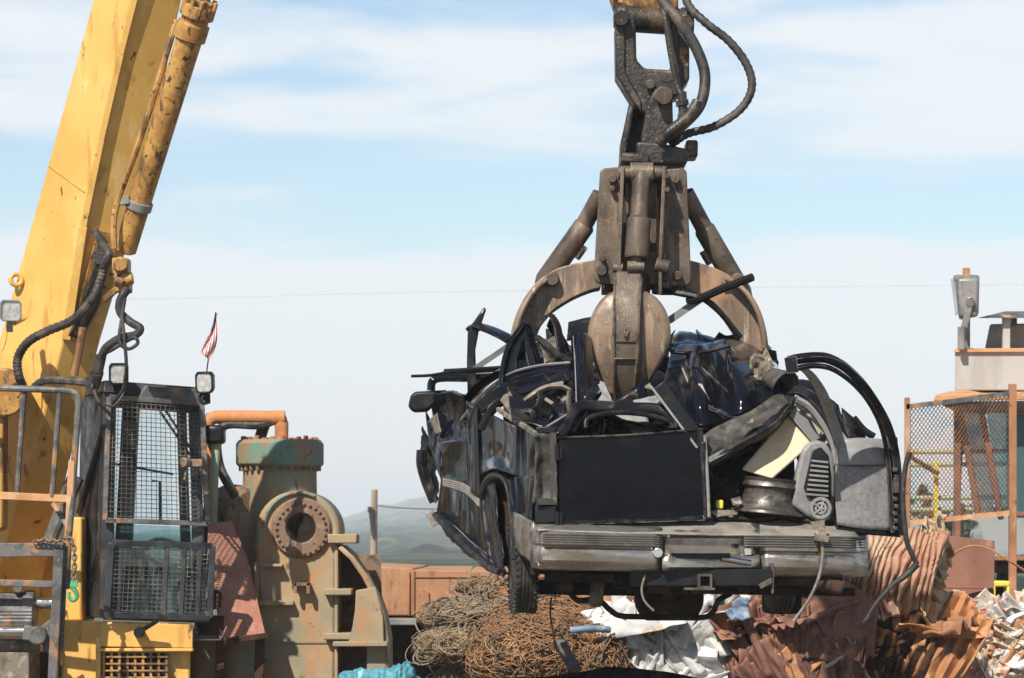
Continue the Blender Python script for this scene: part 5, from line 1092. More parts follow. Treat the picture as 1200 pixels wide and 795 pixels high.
# piping
b = MB(); Y = YP + .2
b.tube([P(243, 498, Y), P(247, 491, Y), P(254, 489, Y), P(290, 489, Y), P(322, 490, Y), P(329, 490.5, Y), P(330, 496, Y), P(330, 518, Y)], .058, 12, res=4, smooth=False); b.cyl(P(318, 490, Y), P(334, 490, Y), .064)
b.obj('feed_pipe', rust_orange, PR)
b = MB(); b.tube([P(318, 494, Y), P(300, 498, Y), P(270, 497, Y), P(259, 503, Y), (P(254, 520, Y)), P(257, 545, Y), P(266, 565, Y), P(280, 588, Y)], .042, 10); b.obj('return_hose', hose_m, PR)
b = MB(); b.tube([P(318, 488, Y + .1), P(310, 498, Y + .1), P(304, 516, Y + .1)], .05, 8); b.obj('return_hose', rubber, PR)
b = MB(); b.box(239, 498, 262, 520, Y - .15, .25); b.obj('pipe_clamp', black_plastic, PR, bevel=.03)
b = MB(); b.tube([P(246, 515, Y), P(245, 560, Y), P(243, 640, Y)], .035, 10); b.obj('riser_pipe', rust_orange, PR)
b = MB(); b.tube([P(254, 515, Y - .05), P(251, 560, Y - .05), P(249, 640, Y - .05)], .038, 10); b.obj('riser_pipe', pale_green, PR)
b = MB(); b.tube([P(240, 500, Y - .2), P(236, 486, Y - .2), P(240, 560, Y - .3), P(243, 640, Y - .3), P(238, 700, Y - .3)], .022, 8); b.obj('riser_hose', rubber, PR)
# leaning sheet of expanded metal
EX = thing('expanded_metal_sheet', 'pinkish rusty expanded metal sheet leaning between the cab and the press', 'metal sheet', P(275, 800, 27))
b = MB(); pts = [(244, 613, 27.05), (272, 611, 27.15), (290, 655, 26.95), (311, 744, 26.65), (259, 751, 26.45), (243, 640, 26.85)]
b.poly(pts, .02); sh = b.obj('sheet', expanded, EX)
b = MB(); b.beam(P(261, 752, 26.43), P(313, 745, 26.63), .05, .05); b.beam(P(259, 751, 26.55), P(255, row_ground(26.55), 26.55), .08, .08); b.beam(P(305, 747, 26.75), P(300, row_ground(26.75), 26.75), .08, .08); b.beam(P(222, 712, 26.45), P(258, 706, 26.45), .1, .1); b.box(228, 722, 262, 745, 26.50, .3); b.cyl(P(252, 700, 26.40), P(252, 700, 26.65), .06); b.obj('support_frame', rust_dark, EX, bevel=.006)

# ============================================================ long rusty deck behind
BM = thing('rusty_steel_deck', 'long rusty steel box beam lying across the yard beyond the press', 'steel beam', (P(560, 640, 33).x, 35, 0))
b = MB()
b.quad([(484, 668, 33), (1010, 672, 33), (1010, 728, 33), (484, 725, 33)], 6.5); b.quad([(415, 663, 33.25), (484, 666, 33.25), (484, 722, 33.25), (415, 722, 33.25)], 6)
b.beam(P(484, 668, 32.99), P(484, 722, 32.99), .04, .04); b.obj('box_beam', rust_pale, BM, bevel=.015)
b = MB()
for x, y in ((497, 699), (497, 717)): b.lathe(P(x, y, 32.985), P(x, y, 33.02), [(0, .05), (1, .05)], 14)
b.obj('bolt_hole', under_m, BM)
b = MB(); b.box(492, 694, 503, 722, 32.97, .025); b.box(478, 670, 480, 722, 33.2, .04); b.obj('welded_plate', rust, BM, bevel=.004)
b = MB()
for x in (560, 640, 724): b.box(x, 671, x + 1.2, 725, 32.985, .03)
b.box(486, 676, 1005, 677, 32.985, .03); b.obj('weld_seam', rust, BM)
b = MB(); b.box(400, 725, 488, 733, 32.8, .3); b.obj('grey_channel', grey_steel, BM, bevel=.01)
b = MB(); b.quad([(360, 728, 34.2), (1010, 730, 34.2), (1010, 850, 34.2), (360, 850, 34.2)], 4); b.obj('underframe', under_m, BM)  # brown-black wall, its dark colour deepening the shade under the deck
# ============================================================ pole, wires
UP = thing('utility_pole', 'weathered wooden utility pole in front of the hazy hill', 'utility pole', P(438, row_ground(90), 90))
b = MB(); b.cyl(P(436.5, row_ground(90), 90), P(439, 574, 90), .12, .085, 12); b.obj('pole', wood_pole, UP)
b = MB(); b.beam(P(432.5, 598, 89.8), P(438, 596, 89.8), .08, .12); b.beam(P(434, 598, 89.8), P(437.5, 628, 89.85), .10, .12); b.cyl(P(433, 600, 89.75), P(433, 594, 89.75), .05, n=8); b.obj('pole_bracket', rubber, UP)
b = MB(); b.tube([P(438, 592, 90), P(470, 595.5, 93), P(540, 597, 100), P(700, 596, 115), P(1000, 588, 140)], .018, 5); base_origin(tag(b.obj('pole_wire', grey_steel), 'thin line running from the wooden pole toward the crushed car', 'wire'))
b = MB(); b.tube([P(-500, 364, 70), P(200, 350, 74), P(600, 341, 77), P(1500, 330, 84)], .0045, 5); base_origin(tag(b.obj('overhead_cable', white_scrap), 'faint pale overhead cable crossing the sky above the small flag', 'cable'))

# ============================================================ control cabin at the right
T = thing('control_cabin', 'raised grey control cabin with teal windows and an orange rusted roof edge', 'cabin', (P(1260, 640, 35).x, 35.5, 0))
YT = 34.0
def tp(x, y, d=0): return (x, y, YT + d)
b = MB(); b.hexa([P(1119, 458, YT + .3), P(1420, 458, YT + .3), P(1420, 458, YT + 3.2), P(1135, 458, YT + 3.2), P(1119, 411, YT + .3), P(1420, 411, YT + .3), P(1420, 411, YT + 3.2), P(1135, 411, YT + 3.2)])
b.obj('parapet', concrete, T, bevel=.015)
b = MB(); b.quad([tp(1118, 408.5, .26), tp(1421, 407, .26), tp(1421, 412, .26), tp(1118, 413, .26)], P(1135, 410, YT + 3.2) - P(1118, 410, YT + .26)); b.obj('parapet_lip', tower_rust, T, bevel=.004)
b = MB()
b.hexa([P(1094, 470, YT - .3), P(1440, 466, YT - .3), P(1440, 466, YT + 3.6), P(1110, 470, YT + 3.6), P(1096, 463, YT - .3), P(1440, 450, YT - .3), P(1440, 456, YT + 3.6), P(1122, 457, YT + .2)])
b.obj('roof_slab', tower_rust, T, bevel=.008)
b = MB(); b.hexa([P(1122, 484, YT + .1), P(1440, 484, YT + .1), P(1440, 484, YT + 3.4), P(1125, 484, YT + 3.4), P(1096, 471, YT - .26), P(1440, 467, YT - .26), P(1440, 467, YT + 3.5), P(1112, 471, YT + 3.5)]); b.obj('soffit', grey_wall, T)
b = MB(); b.quad([tp(1145, 604, .12), tp(1420, 604, .12), tp(1420, 656, .12), tp(1158, 656, .12)], P(1165, 640, YT + 3) - P(1145, 640, YT + .12)); b.obj('lower_wall', grey_wall, T, bevel=.01)
b = MB(); b.quad([tp(1160, 652, -.1), tp(1430, 652, -.1), tp(1430, 657, -.1), tp(1160, 657, -.1)], Vector((.45, 3.3, 0))); b.obj('floor_edge', tower_rust, T, bevel=.004)
b = MB(); b.box(1168, 658, 1430, 672, YT + .2, 2.9); b.box(1172, 660, 1192, row_ground(YT), YT + .4, .25); b.box(1380, 660, 1400, row_ground(YT), YT + .4, .25); b.box(1172, 660, 1192, row_ground(YT), YT + 2.6, .25); b.box(1165, 700, 1430, row_ground(YT), YT + 1.2, .1); b.obj('support_legs', rust_dark, T, bevel=.01)
b = MB(); b.box(1119, 478, 1126, 640, YT + .1, .1); b.beam(P(1126, 484, YT + .15), P(1146, 604, YT + .15), .055, .06); b.beam(P(1151, 484, YT + .12), P(1172, 606, YT + .12), .06, .06); b.box(1188, 484, 1420, 487, YT + .1, .1); b.box(1188, 600, 1420, 605, YT + .1, .1); b.box(1290, 484, 1297, 604, YT + .1, .1)
b.beam(P(1119, 640, YT + .2), P(1127, 484, YT + 1.5), .06, .06)
b.obj('window_post', rust_plate, T, bevel=.006)
b = MB(); b.quad([tp(1128, 484, .2), tp(1153, 484, .2), tp(1166, 604, .2), tp(1146, 604, .2)], .01); b.obj('slanted_window', grey_glass, T)
b = MB(); b.quad([tp(1156, 484, .18), tp(1188, 484, .18), tp(1188, 604, .18), tp(1174, 604, .18)], .01); b.quad([tp(1190, 484, .14), tp(1418, 484, .14), tp(1418, 602, .14), tp(1190, 602, .14)], .01); b.obj('window', teal_glass, T)
b = MB(); b.quad([tp(1180, 484, 2.6), tp(1418, 484, 2.6), tp(1418, 604, 2.6), tp(1180, 604, 2.6)], .05); b.box(1192, 470, 1420, 490, YT + .3, .4); b.obj('back_wall', grey_wall, T)
b = MB(); b.box(1205, 575, 1240, 604, YT + .9, .5); b.box(1194, 560, 1204, 604, YT + .7, .3); b.obj('console', black_plastic, T, bevel=.03)
b = MB(); b.hexa([P(1145, 373, YT + .4), P(1400, 373, YT + .4), P(1400, 373, YT + 2.6), P(1160, 373, YT + 2.6), P(1178, 365, YT + .9), P(1380, 364, YT + .9), P(1380, 364, YT + 2.0), P(1190, 365, YT + 2.0)]); b.obj('canopy', rail_m, T, bevel=.004)
b = MB(); b.box(1175.5, 370, 1184, 410, YT + .5, .09); b.box(1320, 370, 1328, 410, YT + .5, .09); b.box(1185, 370, 1192, 410, YT + 2.3, .09); b.obj('canopy_post', concrete, T, bevel=.006)
b = MB(); b.hexa([P(1154, 409, YT + .8), P(1400, 409, YT + .8), P(1400, 409, YT + 2.2), P(1160, 409, YT + 2.2), P(1160, 380, YT + .8), P(1400, 376, YT + .8), P(1400, 376, YT + 2.2), P(1165, 380, YT + 2.2)]); b.obj('roof_hatch', grey_wall, T, bevel=.02)
FLD = thing('floodlight', 'grey metal floodlight on a bracket above the control cabin', 'floodlight', P(1132, 410, YT + .4))
b = MB(); Yf = YT + .1
b.hexa([P(1124, 372, Yf), P(1146, 372, Yf), P(1147, 370, Yf + .3), P(1124, 376, Yf + .4), P(1122, 326, Yf), P(1147, 326, Yf), P(1148, 322, Yf + .3), P(1116, 322, Yf + .42)])
hs = b.obj('housing', grey_steel, FLD, bevel=.03)
b = MB(); b.quad([P(1121.4, 331, Yf + .03), P(1115.6, 327, Yf + .40), P(1121, 370, Yf + .39), P(1123.4, 366, Yf + .03)], Vector((-.015, -.008, 0))); b.obj('lens', lamp_glass, hs)
b = MB(); b.box(1129, 314, 1137, 326, Yf + .2, .06); b.obj('vent_cap', rust, hs)
b = MB(); b.beam(P(1137, 352, Yf - .03), P(1130, 384, Yf - .03), .07, .02); b.cyl(P(1137, 354, Yf - .06), P(1137, 354, Yf + .02), .05, n=14); b.obj('yoke', chrome, FLD, bevel=.005)
b = MB(); b.box(1123, 383, 1130, 410, Yf + .05, .06); b.box(1131, 370, 1137, 411, Yf + .3, .08); b.obj('mounting_post', grey_steel, FLD, bevel=.006)

MF = thing('mesh_fence', 'rusty expanded mesh fence panel on two posts before the control cabin', 'fence', (P(1125, 640, 32.6).x, 32.6, 0))
YF = 32.6
b = MB(); b.box(1060.5, 466, 1066.5, row_ground(YF), YF, .06); b.obj('fence_post', rust, MF, bevel=.004)
b = MB(); b.box(1183, 450, 1191.5, row_ground(YF), YF - .02, .08); b.obj('fence_post', rust, MF, bevel=.004)
b = MB(); b.beam(P(1062, 477, YF + .02), P(1120, 470, YF + .02), .05, .04); b.beam(P(1120, 470, YF + .02), P(1184, 461, YF + .02), .05, .04); b.obj('top_rail', rail_m, MF)
b = MB(); b.beam(P(1066, 613, YF + .02), P(1186, 601, YF + .02), .05, .04); b.obj('bottom_rail', tower_rust, MF)
b = MB(); ncol, nrow = 25, 42
for r in range(nrow):
    for sgn in (0, 1):
        pp = []
        for k in range(ncol * 2 + 1):
            t = k / (ncol * 2); up = ((k + sgn + r) % 2) * 1.0
            y0_ = 477 - 16 * t; y1_ = 613 - 12 * t
            y = y0_ + (y1_ - y0_) * (r + up) / nrow
            pp.append(P(1066 + (1184 - 1066) * t, y, YF + .03))
        if sgn == 0: b.tube(pp, .0072, 4, smooth=False, flat=1.0)
b.obj('mesh_panel', mesh_rust, MF)
GR = thing('guard_rail', 'pale green pipe guard rail with a yellow post behind the mesh fence', 'railing', (P(1120, 640, 37).x, 37, 0))
b = MB()
for y in (530, 545, 584, 598): b.tube([P(1060, y, 37), P(1190, y - 1, 37)], .028, 8, smooth=False)
b.obj('rail', pale_green, GR)
b = MB(); b.box(1095, 541, 1100, row_ground(36.9), 36.9, .07); b.obj('rail_post', yel_post, GR, bevel=.006)
b = MB(); b.tube([P(1066, 535, 36.8), P(1100, 556, 36.8)], .03, 6); b.tube([P(1104, 602, 36.8), P(1118, 622, 36.8), P(1119, 640, 36.8)], .05, 8); b.box(1125, 590, 1130, row_ground(36.9), 36.9, .07); b.obj('rail_brace', rubber, GR)

# ============================================================ trees beyond the fence
def tree(px_, top, Y, wpx, seed, label):
    rg = random.Random(seed); base = P(px_, row_ground(Y), Y); hgt = P(px_, top, Y).z; wd = m(wpx, Y) / 2
    t = thing('tree', label, 'tree', base, 'distant trees beyond the fence')
    b = MB(); b.tube([base, base + Vector((.1, 0, hgt * .4)), base + Vector((-.1, 0, hgt * .8))], lambda u: .18 * (1 - .7 * u), 8)
    for k in range(9):
        a = rg.uniform(0, 6.28); z = hgt * rg.uniform(.35, .7); b.tube([base + Vector((0, 0, z)), base + Vector((math.cos(a) * wd * .7, math.sin(a) * wd * .7, z + hgt * .22))], lambda u: .06 * (1 - .7 * u), 6)
    b.obj('trunk', bark_m, t)
    b = MB()
    cl = [(Vector((rg.gauss(0, .45) * wd, rg.gauss(0, .45) * wd, hgt * rg.uniform(.45, .95))), rg.uniform(.2, .42) * wd) for _ in range(16)]
    for c, r in cl:
        for k in range(70):
            d = Vector((rg.gauss(0, 1), rg.gauss(0, 1), rg.gauss(0, .8))).normalized() * r * rg.uniform(.4, 1.05)
            p = base + c + d; p.z = min(p.z, hgt)
            u = Vector((rg.gauss(0, 1), rg.gauss(0, 1), rg.gauss(0, 1))).normalized(); v = u.orthogonal().normalized(); s_ = rg.uniform(.10, .22)
            b.face([b.bm.verts.new(p + u * s_ + v * s_ * .2), b.bm.verts.new(p + v * s_ * .7), b.bm.verts.new(p - u * s_), b.bm.verts.new(p - v * s_ * .7)])
    b.obj('crown', leaf_m, t, recalc=False)
tree(1083, 568, 150, 26, 1, 'rounded olive brown tree seen through the mesh beside its outer post')
tree(1134, 588, 170, 22, 2, 'low dull tree seen through the mesh behind the slanted cabin window')
tree(1107, 594, 160, 20, 3, 'small dull tree seen through the mesh just beside the yellow post')

# ============================================================ plates, bollard
b = MB(); b.quad([(1058, 622, 27.6), (1166, 634, 27.4), (1162, row_ground(27.2), 27.2), (1050, row_ground(27.4), 27.4)], .04); b.box(1060, 688, 1164, 690, 27.3, .05)
base_origin(tag(b.obj('rusty_steel_plate', rust_plate, bevel=.006), 'flat brown rusted steel plate standing behind the corrugated tan bale', 'steel plate'))
BO = thing('yellow_machine_guard', 'small yellow steel guard frame peeking above the red and white bale', 'guard', P(1172, row_ground(29), 29))
b = MB(); b.box(1163, 681, 1184, 688, 29, .35); b.box(1163, 686, 1167, 712, 29, .35); b.box(1180, 686, 1184, 712, 29, .35); b.box(1163, 704, 1184, row_ground(29), 29, .35); b.obj('guard_frame', yel_post, BO, bevel=.02)
b = MB(); b.box(1167, 688, 1180, 704, 29.2, .1); b.obj('guard_recess', under_m, BO)
b = MB(); b.tube([P(1105, 668, 27.1), P(1120, 648, 27), P(1140, 640, 26.9), P(1160, 644, 26.9), P(1180, 656, 26.9), P(1205, 672, 27), P(1240, 700, 27)], .010, 6); base_origin(tag(b.obj('loose_wire', rust_pale), 'thin springy wire arching in front of the brown rusted steel plate', 'wire'))

# ============================================================ scrap bales
def bale(name, label, x0, x1, ytop, Y, depth, mats, n, seed, size=(.10, .26), pleat=.5, zbot=0.0, core_amp=.05, yaw=0, weights=None, bulge=.03, freq=5, cat='bale', amps=(.012, .05), fan=None, core=None, rods=.33):
    core = core or rust_dark  # default core is coloured dark so gaps between the sheets read as shade
    rg = random.Random(seed)
    w2 = m(x1 - x0, Y) / 2; zt = P(0, ytop, Y).z; h2 = (zt - zbot) / 2
    c = Vector((P((x0 + x1) / 2, 640, Y).x, Y + depth / 2, zbot + h2))
    rt = Matrix.Rotation(yaw, 3, 'Z'); b = MB(); fn = fold_fn(seed, 3.2)
    half = (w2, depth / 2, h2); n_ = 26
    for ax in range(3):
        for sg in (-1, 1):
            u, v = [(1, 2), (2, 0), (0, 1)][ax]; g = []
            for i in range(n_):
                r = []
                for j in range(n_):
                    p = Vector((0, 0, 0)); p[ax] = sg; p[u] = (i / (n_ - 1) * 2 - 1); p[v] = (j / (n_ - 1) * 2 - 1)
                    q = Vector([p[k] * half[k] for k in range(3)]); nr = Vector([abs(p[k]) ** 6 * p[k] for k in range(3)]).normalized()
                    pw_ = c + rt @ q
                    r.append(pw_ + (rt @ nr) * (core_amp * fn(pw_) - .06))
                g.append(r)
            b.mi = len(mats); b.grid(g)
    for k in range(int(n * rods)):       # rods, strips and bent bars worked into the face
        p = Vector((rg.uniform(-.9, .9), -1, rg.uniform(-.1, .95))); q = c + rt @ Vector((p.x * half[0], p.y * half[1] - .02, p.z * half[2])); a = rg.gauss(1.2, .7); ln = rg.uniform(.08, .22)
        dv = Vector((math.cos(a), rg.uniform(-.2, .2), math.sin(a))) * ln; b.mi = rg.choices(range(len(mats)), weights or [1] * len(mats))[0]
        b.tube([q - dv, q + Vector((rg.gauss(0, .03), -.03, rg.gauss(0, .03))), q + dv], rg.uniform(.006, .02), 6, flat=rg.uniform(.3, 1))
    for k in range(n):
        f = rg.random(); p = Vector((rg.uniform(-1, 1), rg.uniform(-1, 1), rg.uniform(-1, 1)))
        if f < .66: p.y = -1; nr = Vector((0, -1, 0)); p.z = rg.uniform(-.2, 1) if h2 > .35 else p.z
        elif f < .86: p.z = 1; nr = Vector((0, -.25, 1)); p.y = rg.uniform(-1, .3)
        else: p.x = rg.choice((-1, 1)); nr = Vector((p.x, -.3, 0))
        q = c + rt @ Vector((p.x * half[0] * .93, p.y * half[1] * .98, p.z * half[2] * .95)) + (rt @ nr) * rg.uniform(-.06, bulge)
        nr = rt @ nr + Vector((rg.gauss(0, .15), rg.gauss(0, .15), rg.gauss(0, .15)))
        b.mi = rg.choices(range(len(mats)), weights or [1] * len(mats))[0]
        s1, s2 = rg.uniform(*size), rg.uniform(*size)
        pl_ = rg.random() < pleat
        if pl_: s1, s2 = s1 * .75, s2 * 1.2
        rot = rg.uniform(0, 3.14) if fan is None else fan + rg.gauss(0, .25)
        b.patch(q, nr, s1, s2, rot, rg.uniform(*amps), rg.uniform(freq * .6, freq * 1.5), seed * 1000 + k, n=21, pleat=pl_, bend=rg.uniform(-.03, .04), rag=.13)
    o = b.obj(name, list(mats) + [core], solid=.006, angle=45)
    tag(o, label, cat, 'pressed scrap bales'); return base_origin(o)
bale('scrap_bale', 'bale of crumpled white painted sheet under the car bumper', 722, 846, 711, 24.4, .9, [white_scrap, blue_scrap, brown_scrap, grey_steel], 46, 11, (.16, .38), .4, weights=[12, .5, 1, .5], yaw=.05, freq=3.4, amps=(.03, .06))
bale('scrap_bale', 'bale of brown pleated sheet metal next to the white bale', 856, 1000, 716, 24.3, .9, [brown_scrap, rust, orange_scrap, beige_scrap], 58, 12, (.14, .32), .7, weights=[12, 2, 1, 1], yaw=-.06, bulge=.05, freq=5, amps=(.02, .05), fan=.25)
bale('scrap_bale', 'dark bale with orange folded sheet below the corrugated tan bale', 1002, 1112, 735, 24.6, .9, [rust_dark, orange_scrap, grey_steel, rust], 50, 13, (.14, .34), .7, weights=[5, 6, 1, 3], bulge=.05, freq=5, amps=(.02, .05), fan=-.5)
bale('scrap_bale', 'bale of red and white printed scrap below the yellow guard', 1118, 1235, 712, 25.6, 1.0, [red_scrap, white_scrap, orange_scrap], 120, 14, (.08, .19), .3, weights=[14, 3, 1], core_amp=.03, freq=6, amps=(.02, .045), core=red_scrap, rods=.03)
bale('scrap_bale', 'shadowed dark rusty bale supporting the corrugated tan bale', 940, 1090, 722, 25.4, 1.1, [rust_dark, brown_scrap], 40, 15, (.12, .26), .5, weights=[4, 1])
# the tan corrugated roll
RL = thing('corrugated_bale', 'tan bale of corrugated sheet lying behind the open car door', 'bale', P(1045, 722, 24.6), 'pressed scrap bales')
b = MB(); g = []; rfn = fold_fn(77, 2.6, 3)
for i in range(40):
    v = i / 39; r = []
    for j in range(130):
        u = j / 129
        x = 968 + 132 * u; lean = (v - .5) * -26
        yt = 618 + 14 * abs(u - .5) ** 1.2; yb = 716 + 10 * u - 10 * (1 - u) ** 2
        a = v * math.pi; bul = math.sin(math.pi * (.08 + .84 * v)) ** .7
        p = P(x + lean + 5 * math.sin(v * 3 + u * 3), yt + (yb - yt) * v, 24.75 - .42 * bul)
        ph = u * 8.5 + .9 * noise.noise(Vector((u * 4, v * 1.6, 3))) + .22 * noise.noise(Vector((u * 11, v * 5, 8)))
        amp_ = .030 * (1 + .5 * noise.noise(Vector((u * 5, v * 3, 1))))
        d = amp_ * (1 - abs(tri(ph)) ** 1.6) * 2 + .02 * noise.noise(Vector((u * 7, v * 6, 5)))
        p.y -= d + .045 * rfn(p); p.z += .012 * noise.noise(Vector((u * 9, v * 9, 2)))
        r.append(p)
    g.append(r)
b.grid(g)
b.obj('corrugated_sheet', tan_scrap, RL, solid=.012, angle=40)
b = MB(); b.quad([(975, 628, 24.8), (1098, 628, 24.8), (1098, 718, 24.8), (975, 718, 24.8)], .7); b.obj('bale_core', rust_dark, RL, bevel=.05)
b = MB(); rg = random.Random(5)
for k in range(30):
    x, y = rg.uniform(1075, 1105), rg.uniform(624, 712); b.mi = rg.choice((0, 0, 1))
    b.patch(P(x, y, 24.5 + rg.uniform(-.1, .3)), Vector((rg.uniform(0, 1), -1, rg.uniform(-.3, .5))), rg.uniform(.03, .08), rg.uniform(.06, .16), rg.gauss(.2, .4), .03, 9, 500 + k, n=10, pleat=rg.random() < .5, bend=.03, rag=.25)
b.obj('frayed_end', [beige_scrap, orange_scrap], RL, solid=.006, angle=26)
b = MB()
for k in range(5):
    x = 985 + k * 14; b.patch(P(x, 708 + rg.uniform(-4, 4), 24.42), Vector((0, -1, -.1)), .07, .11, rg.gauss(.2, .3), .025, 7, 600 + k, n=13, pleat=True, bend=.02, rag=.2)
b.obj('shredded_lip', tan_scrap, RL, solid=.006)
# odd pieces
b = MB(); b.patch(P(868, 714, 24.1), Vector((.1, -1, .1)), .06, .08, .1, .02, 7, 71, n=12); b.patch(P(860, 718, 24.12), Vector((.1, -1, .1)), .05, .04, .5, .02, 7, 72, n=12); base_origin(tag(b.obj('blue_sheet_scrap', blue_scrap, solid=.006), 'bright blue scrap of sheet wedged between the white and brown bales', 'metal scrap'))
b = MB(); b.patch(P(722, 712, 25.9), Vector((0, -1, .3)), .16, .10, .1, .03, 6, 73, n=12); b.mi = 1; b.box(706, 722, 742, row_ground(26), 26, .4); base_origin(tag(b.obj('rusty_block', [orange_scrap, rust_dark], solid=.01, bevel=.02), 'orange rusty block behind the wire pile beneath the rear axle', 'metal scrap'))  # dark box under the orange patch stands in for the shadow below it
b = MB(); b.tube([P(668, 739, 24.0), P(690, 737, 24.0), P(714, 738, 24.1)], .026, 12); base_origin(tag(b.obj('blue_pipe', blue_scrap), 'short pale blue pipe lying on the orange wire pile', 'pipe'))
b = MB(); b.beam(P(654, 750, 23.2), P(676, 788, 23.0), .09, .02); base_origin(tag(b.obj('metal_strip', under_tan, bevel=.004), 'flat tan metal strip sticking out of the orange wire pile', 'metal strip'))
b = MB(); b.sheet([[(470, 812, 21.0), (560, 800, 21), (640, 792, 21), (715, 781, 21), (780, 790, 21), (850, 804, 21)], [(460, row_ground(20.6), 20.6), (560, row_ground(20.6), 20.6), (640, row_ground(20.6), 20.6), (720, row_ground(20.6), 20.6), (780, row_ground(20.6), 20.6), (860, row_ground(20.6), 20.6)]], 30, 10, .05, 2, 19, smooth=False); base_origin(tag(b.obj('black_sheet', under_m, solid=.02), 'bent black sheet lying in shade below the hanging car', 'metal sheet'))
b = MB(); b.sheet([[(398, 792, 24.2), (412, 786, 24.1), (430, 784, 24.0), (448, 784, 24.0), (468, 779, 24.0), (478, 775, 24.05), (492, 796, 24.2)], [(396, 800, 24), (412, 800, 23.9), (430, 798, 23.85), (450, 798, 23.85), (466, 798, 23.85), (478, 798, 23.9), (494, 806, 24)], [(390, row_ground(23.8), 23.8), (412, row_ground(23.6), 23.6), (430, row_ground(23.6), 23.6), (450, row_ground(23.6), 23.6), (466, row_ground(23.6), 23.6), (478, row_ground(23.7), 23.7), (496, row_ground(23.8), 23.8)]], 90, 60, .022, 9, 17); base_origin(tag(b.obj('crumpled_tarp', tarp_m, solid=.004, angle=24), 'crumpled teal plastic tarp heaped at the foot of the press', 'tarp'))

# ============================================================ wire piles
wire_mix = [mat('dark_wire', (.085, .06, .045), [((.2, .12, .06), 6, .5, .62)], rough=.7, bump=0), mat('grey_wire', (.20, .175, .145), [((.11, .075, .05), 6, .48, .6)], rough=.6, bump=0)]
def wire_pile(name, label, blobs, n, r, wm, seed, loops=0, root=None):
    rg = random.Random(seed); second = root is not None
    root = root or thing(name, label, 'wire pile', Vector((blobs[0][0].x, blobs[0][0].y, 0)), 'tangled wire piles')
    b = MB()
    for c, R3 in ([] if second else blobs):
        fn = fold_fn(seed, 4); g = []
        for i in range(17):
            th = math.pi * i / 16; g.append([])
            for j in range(25):
                ph = 6.2832 * j / 24; d = Vector((math.sin(th) * math.cos(ph), math.sin(th) * math.sin(ph), math.cos(th)))
                p = c + Vector([d[k] * R3[k] * .86 for k in range(3)]); g[-1].append(p + d * .05 * fn(p))
        b.grid(g)
    if second: b.bm.free()
    else: b.obj('inner_mass', wire_core, root)
    cu = bpy.data.curves.new('wire_tangle', 'CURVE'); cu.dimensions = '3D'; cu.bevel_depth = r; cu.bevel_resolution = 1; cu.resolution_u = 3
    for k in range(n):
        c, R3 = rg.choice(blobs)
        d = Vector((rg.gauss(0, 1), rg.gauss(0, 1) - .8, rg.gauss(0, 1) + .3)).normalized(); ax = Vector((rg.gauss(0, 1), rg.gauss(0, 1), rg.gauss(0, 1))).normalized()
        sp = cu.splines.new('POLY'); npt = rg.randint(6, 18); st_ = rg.uniform(.08, .22); h = rg.uniform(.84, 1.04); out = rg.random() < .16
        pp = []
        for q in range(npt):
            ax = (ax + Vector((rg.gauss(0, 1), rg.gauss(0, 1), rg.gauss(0, 1))) * .5).normalized()
            d = Matrix.Rotation(st_, 3, ax) @ d; hh = h + rg.uniform(-.03, .03) + (out * .16 * math.sin(math.pi * q / npt))
            pp.append(c + Vector([d[i] * R3[i] * hh for i in range(3)]))
        sp.points.add(npt - 1)
        for q, p in enumerate(pp): sp.points[q].co = (p.x, p.y, max(.02, p.z), 1)
    for k in range(loops):
        c, R3 = rg.choice(blobs); d = Vector((rg.gauss(0, .8), -abs(rg.gauss(0, 1)), rg.gauss(0, .8))).normalized(); p0 = c + Vector([d[i] * R3[i] for i in range(3)])
        sp = cu.splines.new('POLY'); sp.points.add(17); rr0 = rg.uniform(.05, .13); a1 = Vector((rg.gauss(0, 1), rg.gauss(0, .4), rg.gauss(0, 1))).normalized(); a2 = a1.orthogonal().normalized()
        for q in range(18):
            t = q / 17 * 6.6; p = p0 + a1 * math.cos(t) * rr0 + a2 * math.sin(t) * rr0 * .8 + Vector((0, -.02, 0)) * q / 9
            sp.points[q].co = (p.x, p.y, max(.02, p.z), 1)
    tmp = bpy.data.objects.new('wire_curve', cu); COL.objects.link(tmp)
    dg = bpy.context.evaluated_depsgraph_get(); me = bpy.data.meshes.new_from_object(tmp.evaluated_get(dg))
    bpy.data.objects.remove(tmp); bpy.data.curves.remove(cu); me.materials.clear(); me.materials.append(wm)
    me.polygons.foreach_set('use_smooth', [True] * len(me.polygons))
    o = bpy.data.objects.new('wire_tangle', me); COL.objects.link(o); adopt(o, root); o['kind'] = 'stuff'
    if not second: wire_pile(name, label, blobs, n // 6, r * 1.9, wire_mix[seed % 2], seed + 50, loops, root)
    return root
def bl(x, y, Y, wx, hy, dd): return (P(x, y, Y), (m(wx, Y), dd, m(hy, Y)))
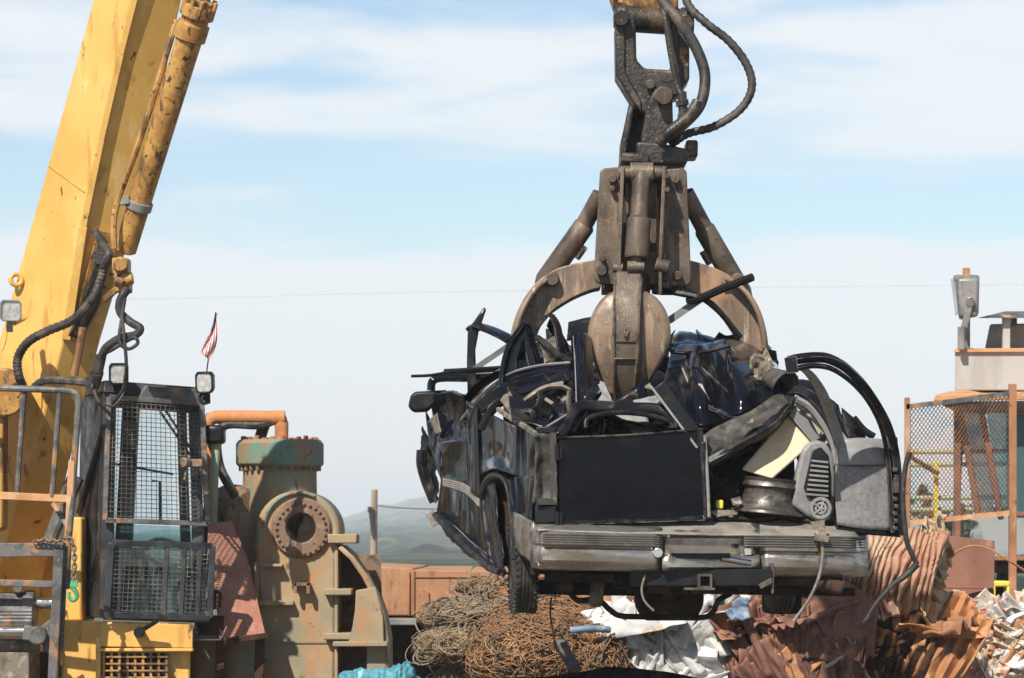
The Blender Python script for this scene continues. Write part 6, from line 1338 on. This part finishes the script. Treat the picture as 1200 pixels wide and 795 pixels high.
wire_pile('wire_pile', 'grey tan bundle of tangled wire beside the dark gap under the deck', [bl(548, 722, 25.4, 56, 20, .4), bl(545, 757, 25.2, 56, 24, .45), bl(548, 840, 25.3, 54, 64, .5)], 3200, .0036, wire_tan, 3, 30)
wire_pile('wire_pile', 'orange pile of tangled rusty wire below the car tyre', [bl(630, 770, 24.4, 78, 52, .5), bl(685, 785, 24.4, 52, 52, .4), bl(690, 850, 24.4, 50, 60, .4), bl(640, 850, 24.4, 95, 70, .6), bl(650, 725, 25.0, 58, 26, .4), bl(612, 738, 24.7, 40, 30, .3), bl(690, 748, 24.6, 34, 24, .3)], 5200, .0036, wire_orange, 4, 60)
wire_pile('wire_pile', 'thin frizz of orange wire on top of the tan wire bundle', [bl(572, 690, 25.8, 34, 12, .25), bl(600, 704, 25.6, 36, 16, .3)], 1300, .0035, wire_orange, 5, 30)

# ============================================================ one object per separate piece
def split_pieces(o):
    bm = bmesh.new(); bm.from_mesh(o.data); seen = {}; groups = []
    for v in bm.verts:
        if v in seen: continue
        st_, grp = [v], []; seen[v] = 1
        while st_:
            q = st_.pop(); grp.append(q.index)
            for e in q.link_edges:
                r_ = e.other_vert(q)
                if r_ not in seen: seen[r_] = 1; st_.append(r_)
        groups.append(set(grp))
    bm.free()
    if len(groups) < 2: return
    src = o.data
    for k, gset in enumerate(groups):
        bm = bmesh.new(); bm.from_mesh(src)
        bmesh.ops.delete(bm, geom=[v for v in bm.verts if v.index not in gset], context='VERTS')
        me = src.copy(); bm.to_mesh(me); bm.free()
        if k == 0: o.data = me
        else:
            c = o.copy(); c.data = me; COL.objects.link(c); c.parent = o.parent; c.matrix_parent_inverse = o.matrix_parent_inverse.copy()
SPLIT = set("step_pad torn_headliner fuel_tank welded_plate corner_panel guide_column bolt bumper_bolt ledge head_pin tine_pin hitch_receiver mounting_post door_liner canopy_post hinge port_bolt scraped_fold torn_metal window_post support_legs window rail bolt_hole head_fin rod_end torn_strip roof_side_rail side_door stiffener folded_roof_panel bright_rod rail_brace frame_rail".split())
for o in list(S.objects):
    if o.type == 'MESH' and o.parent and o.name.split('.')[0] in SPLIT and not o.children: split_pieces(o)
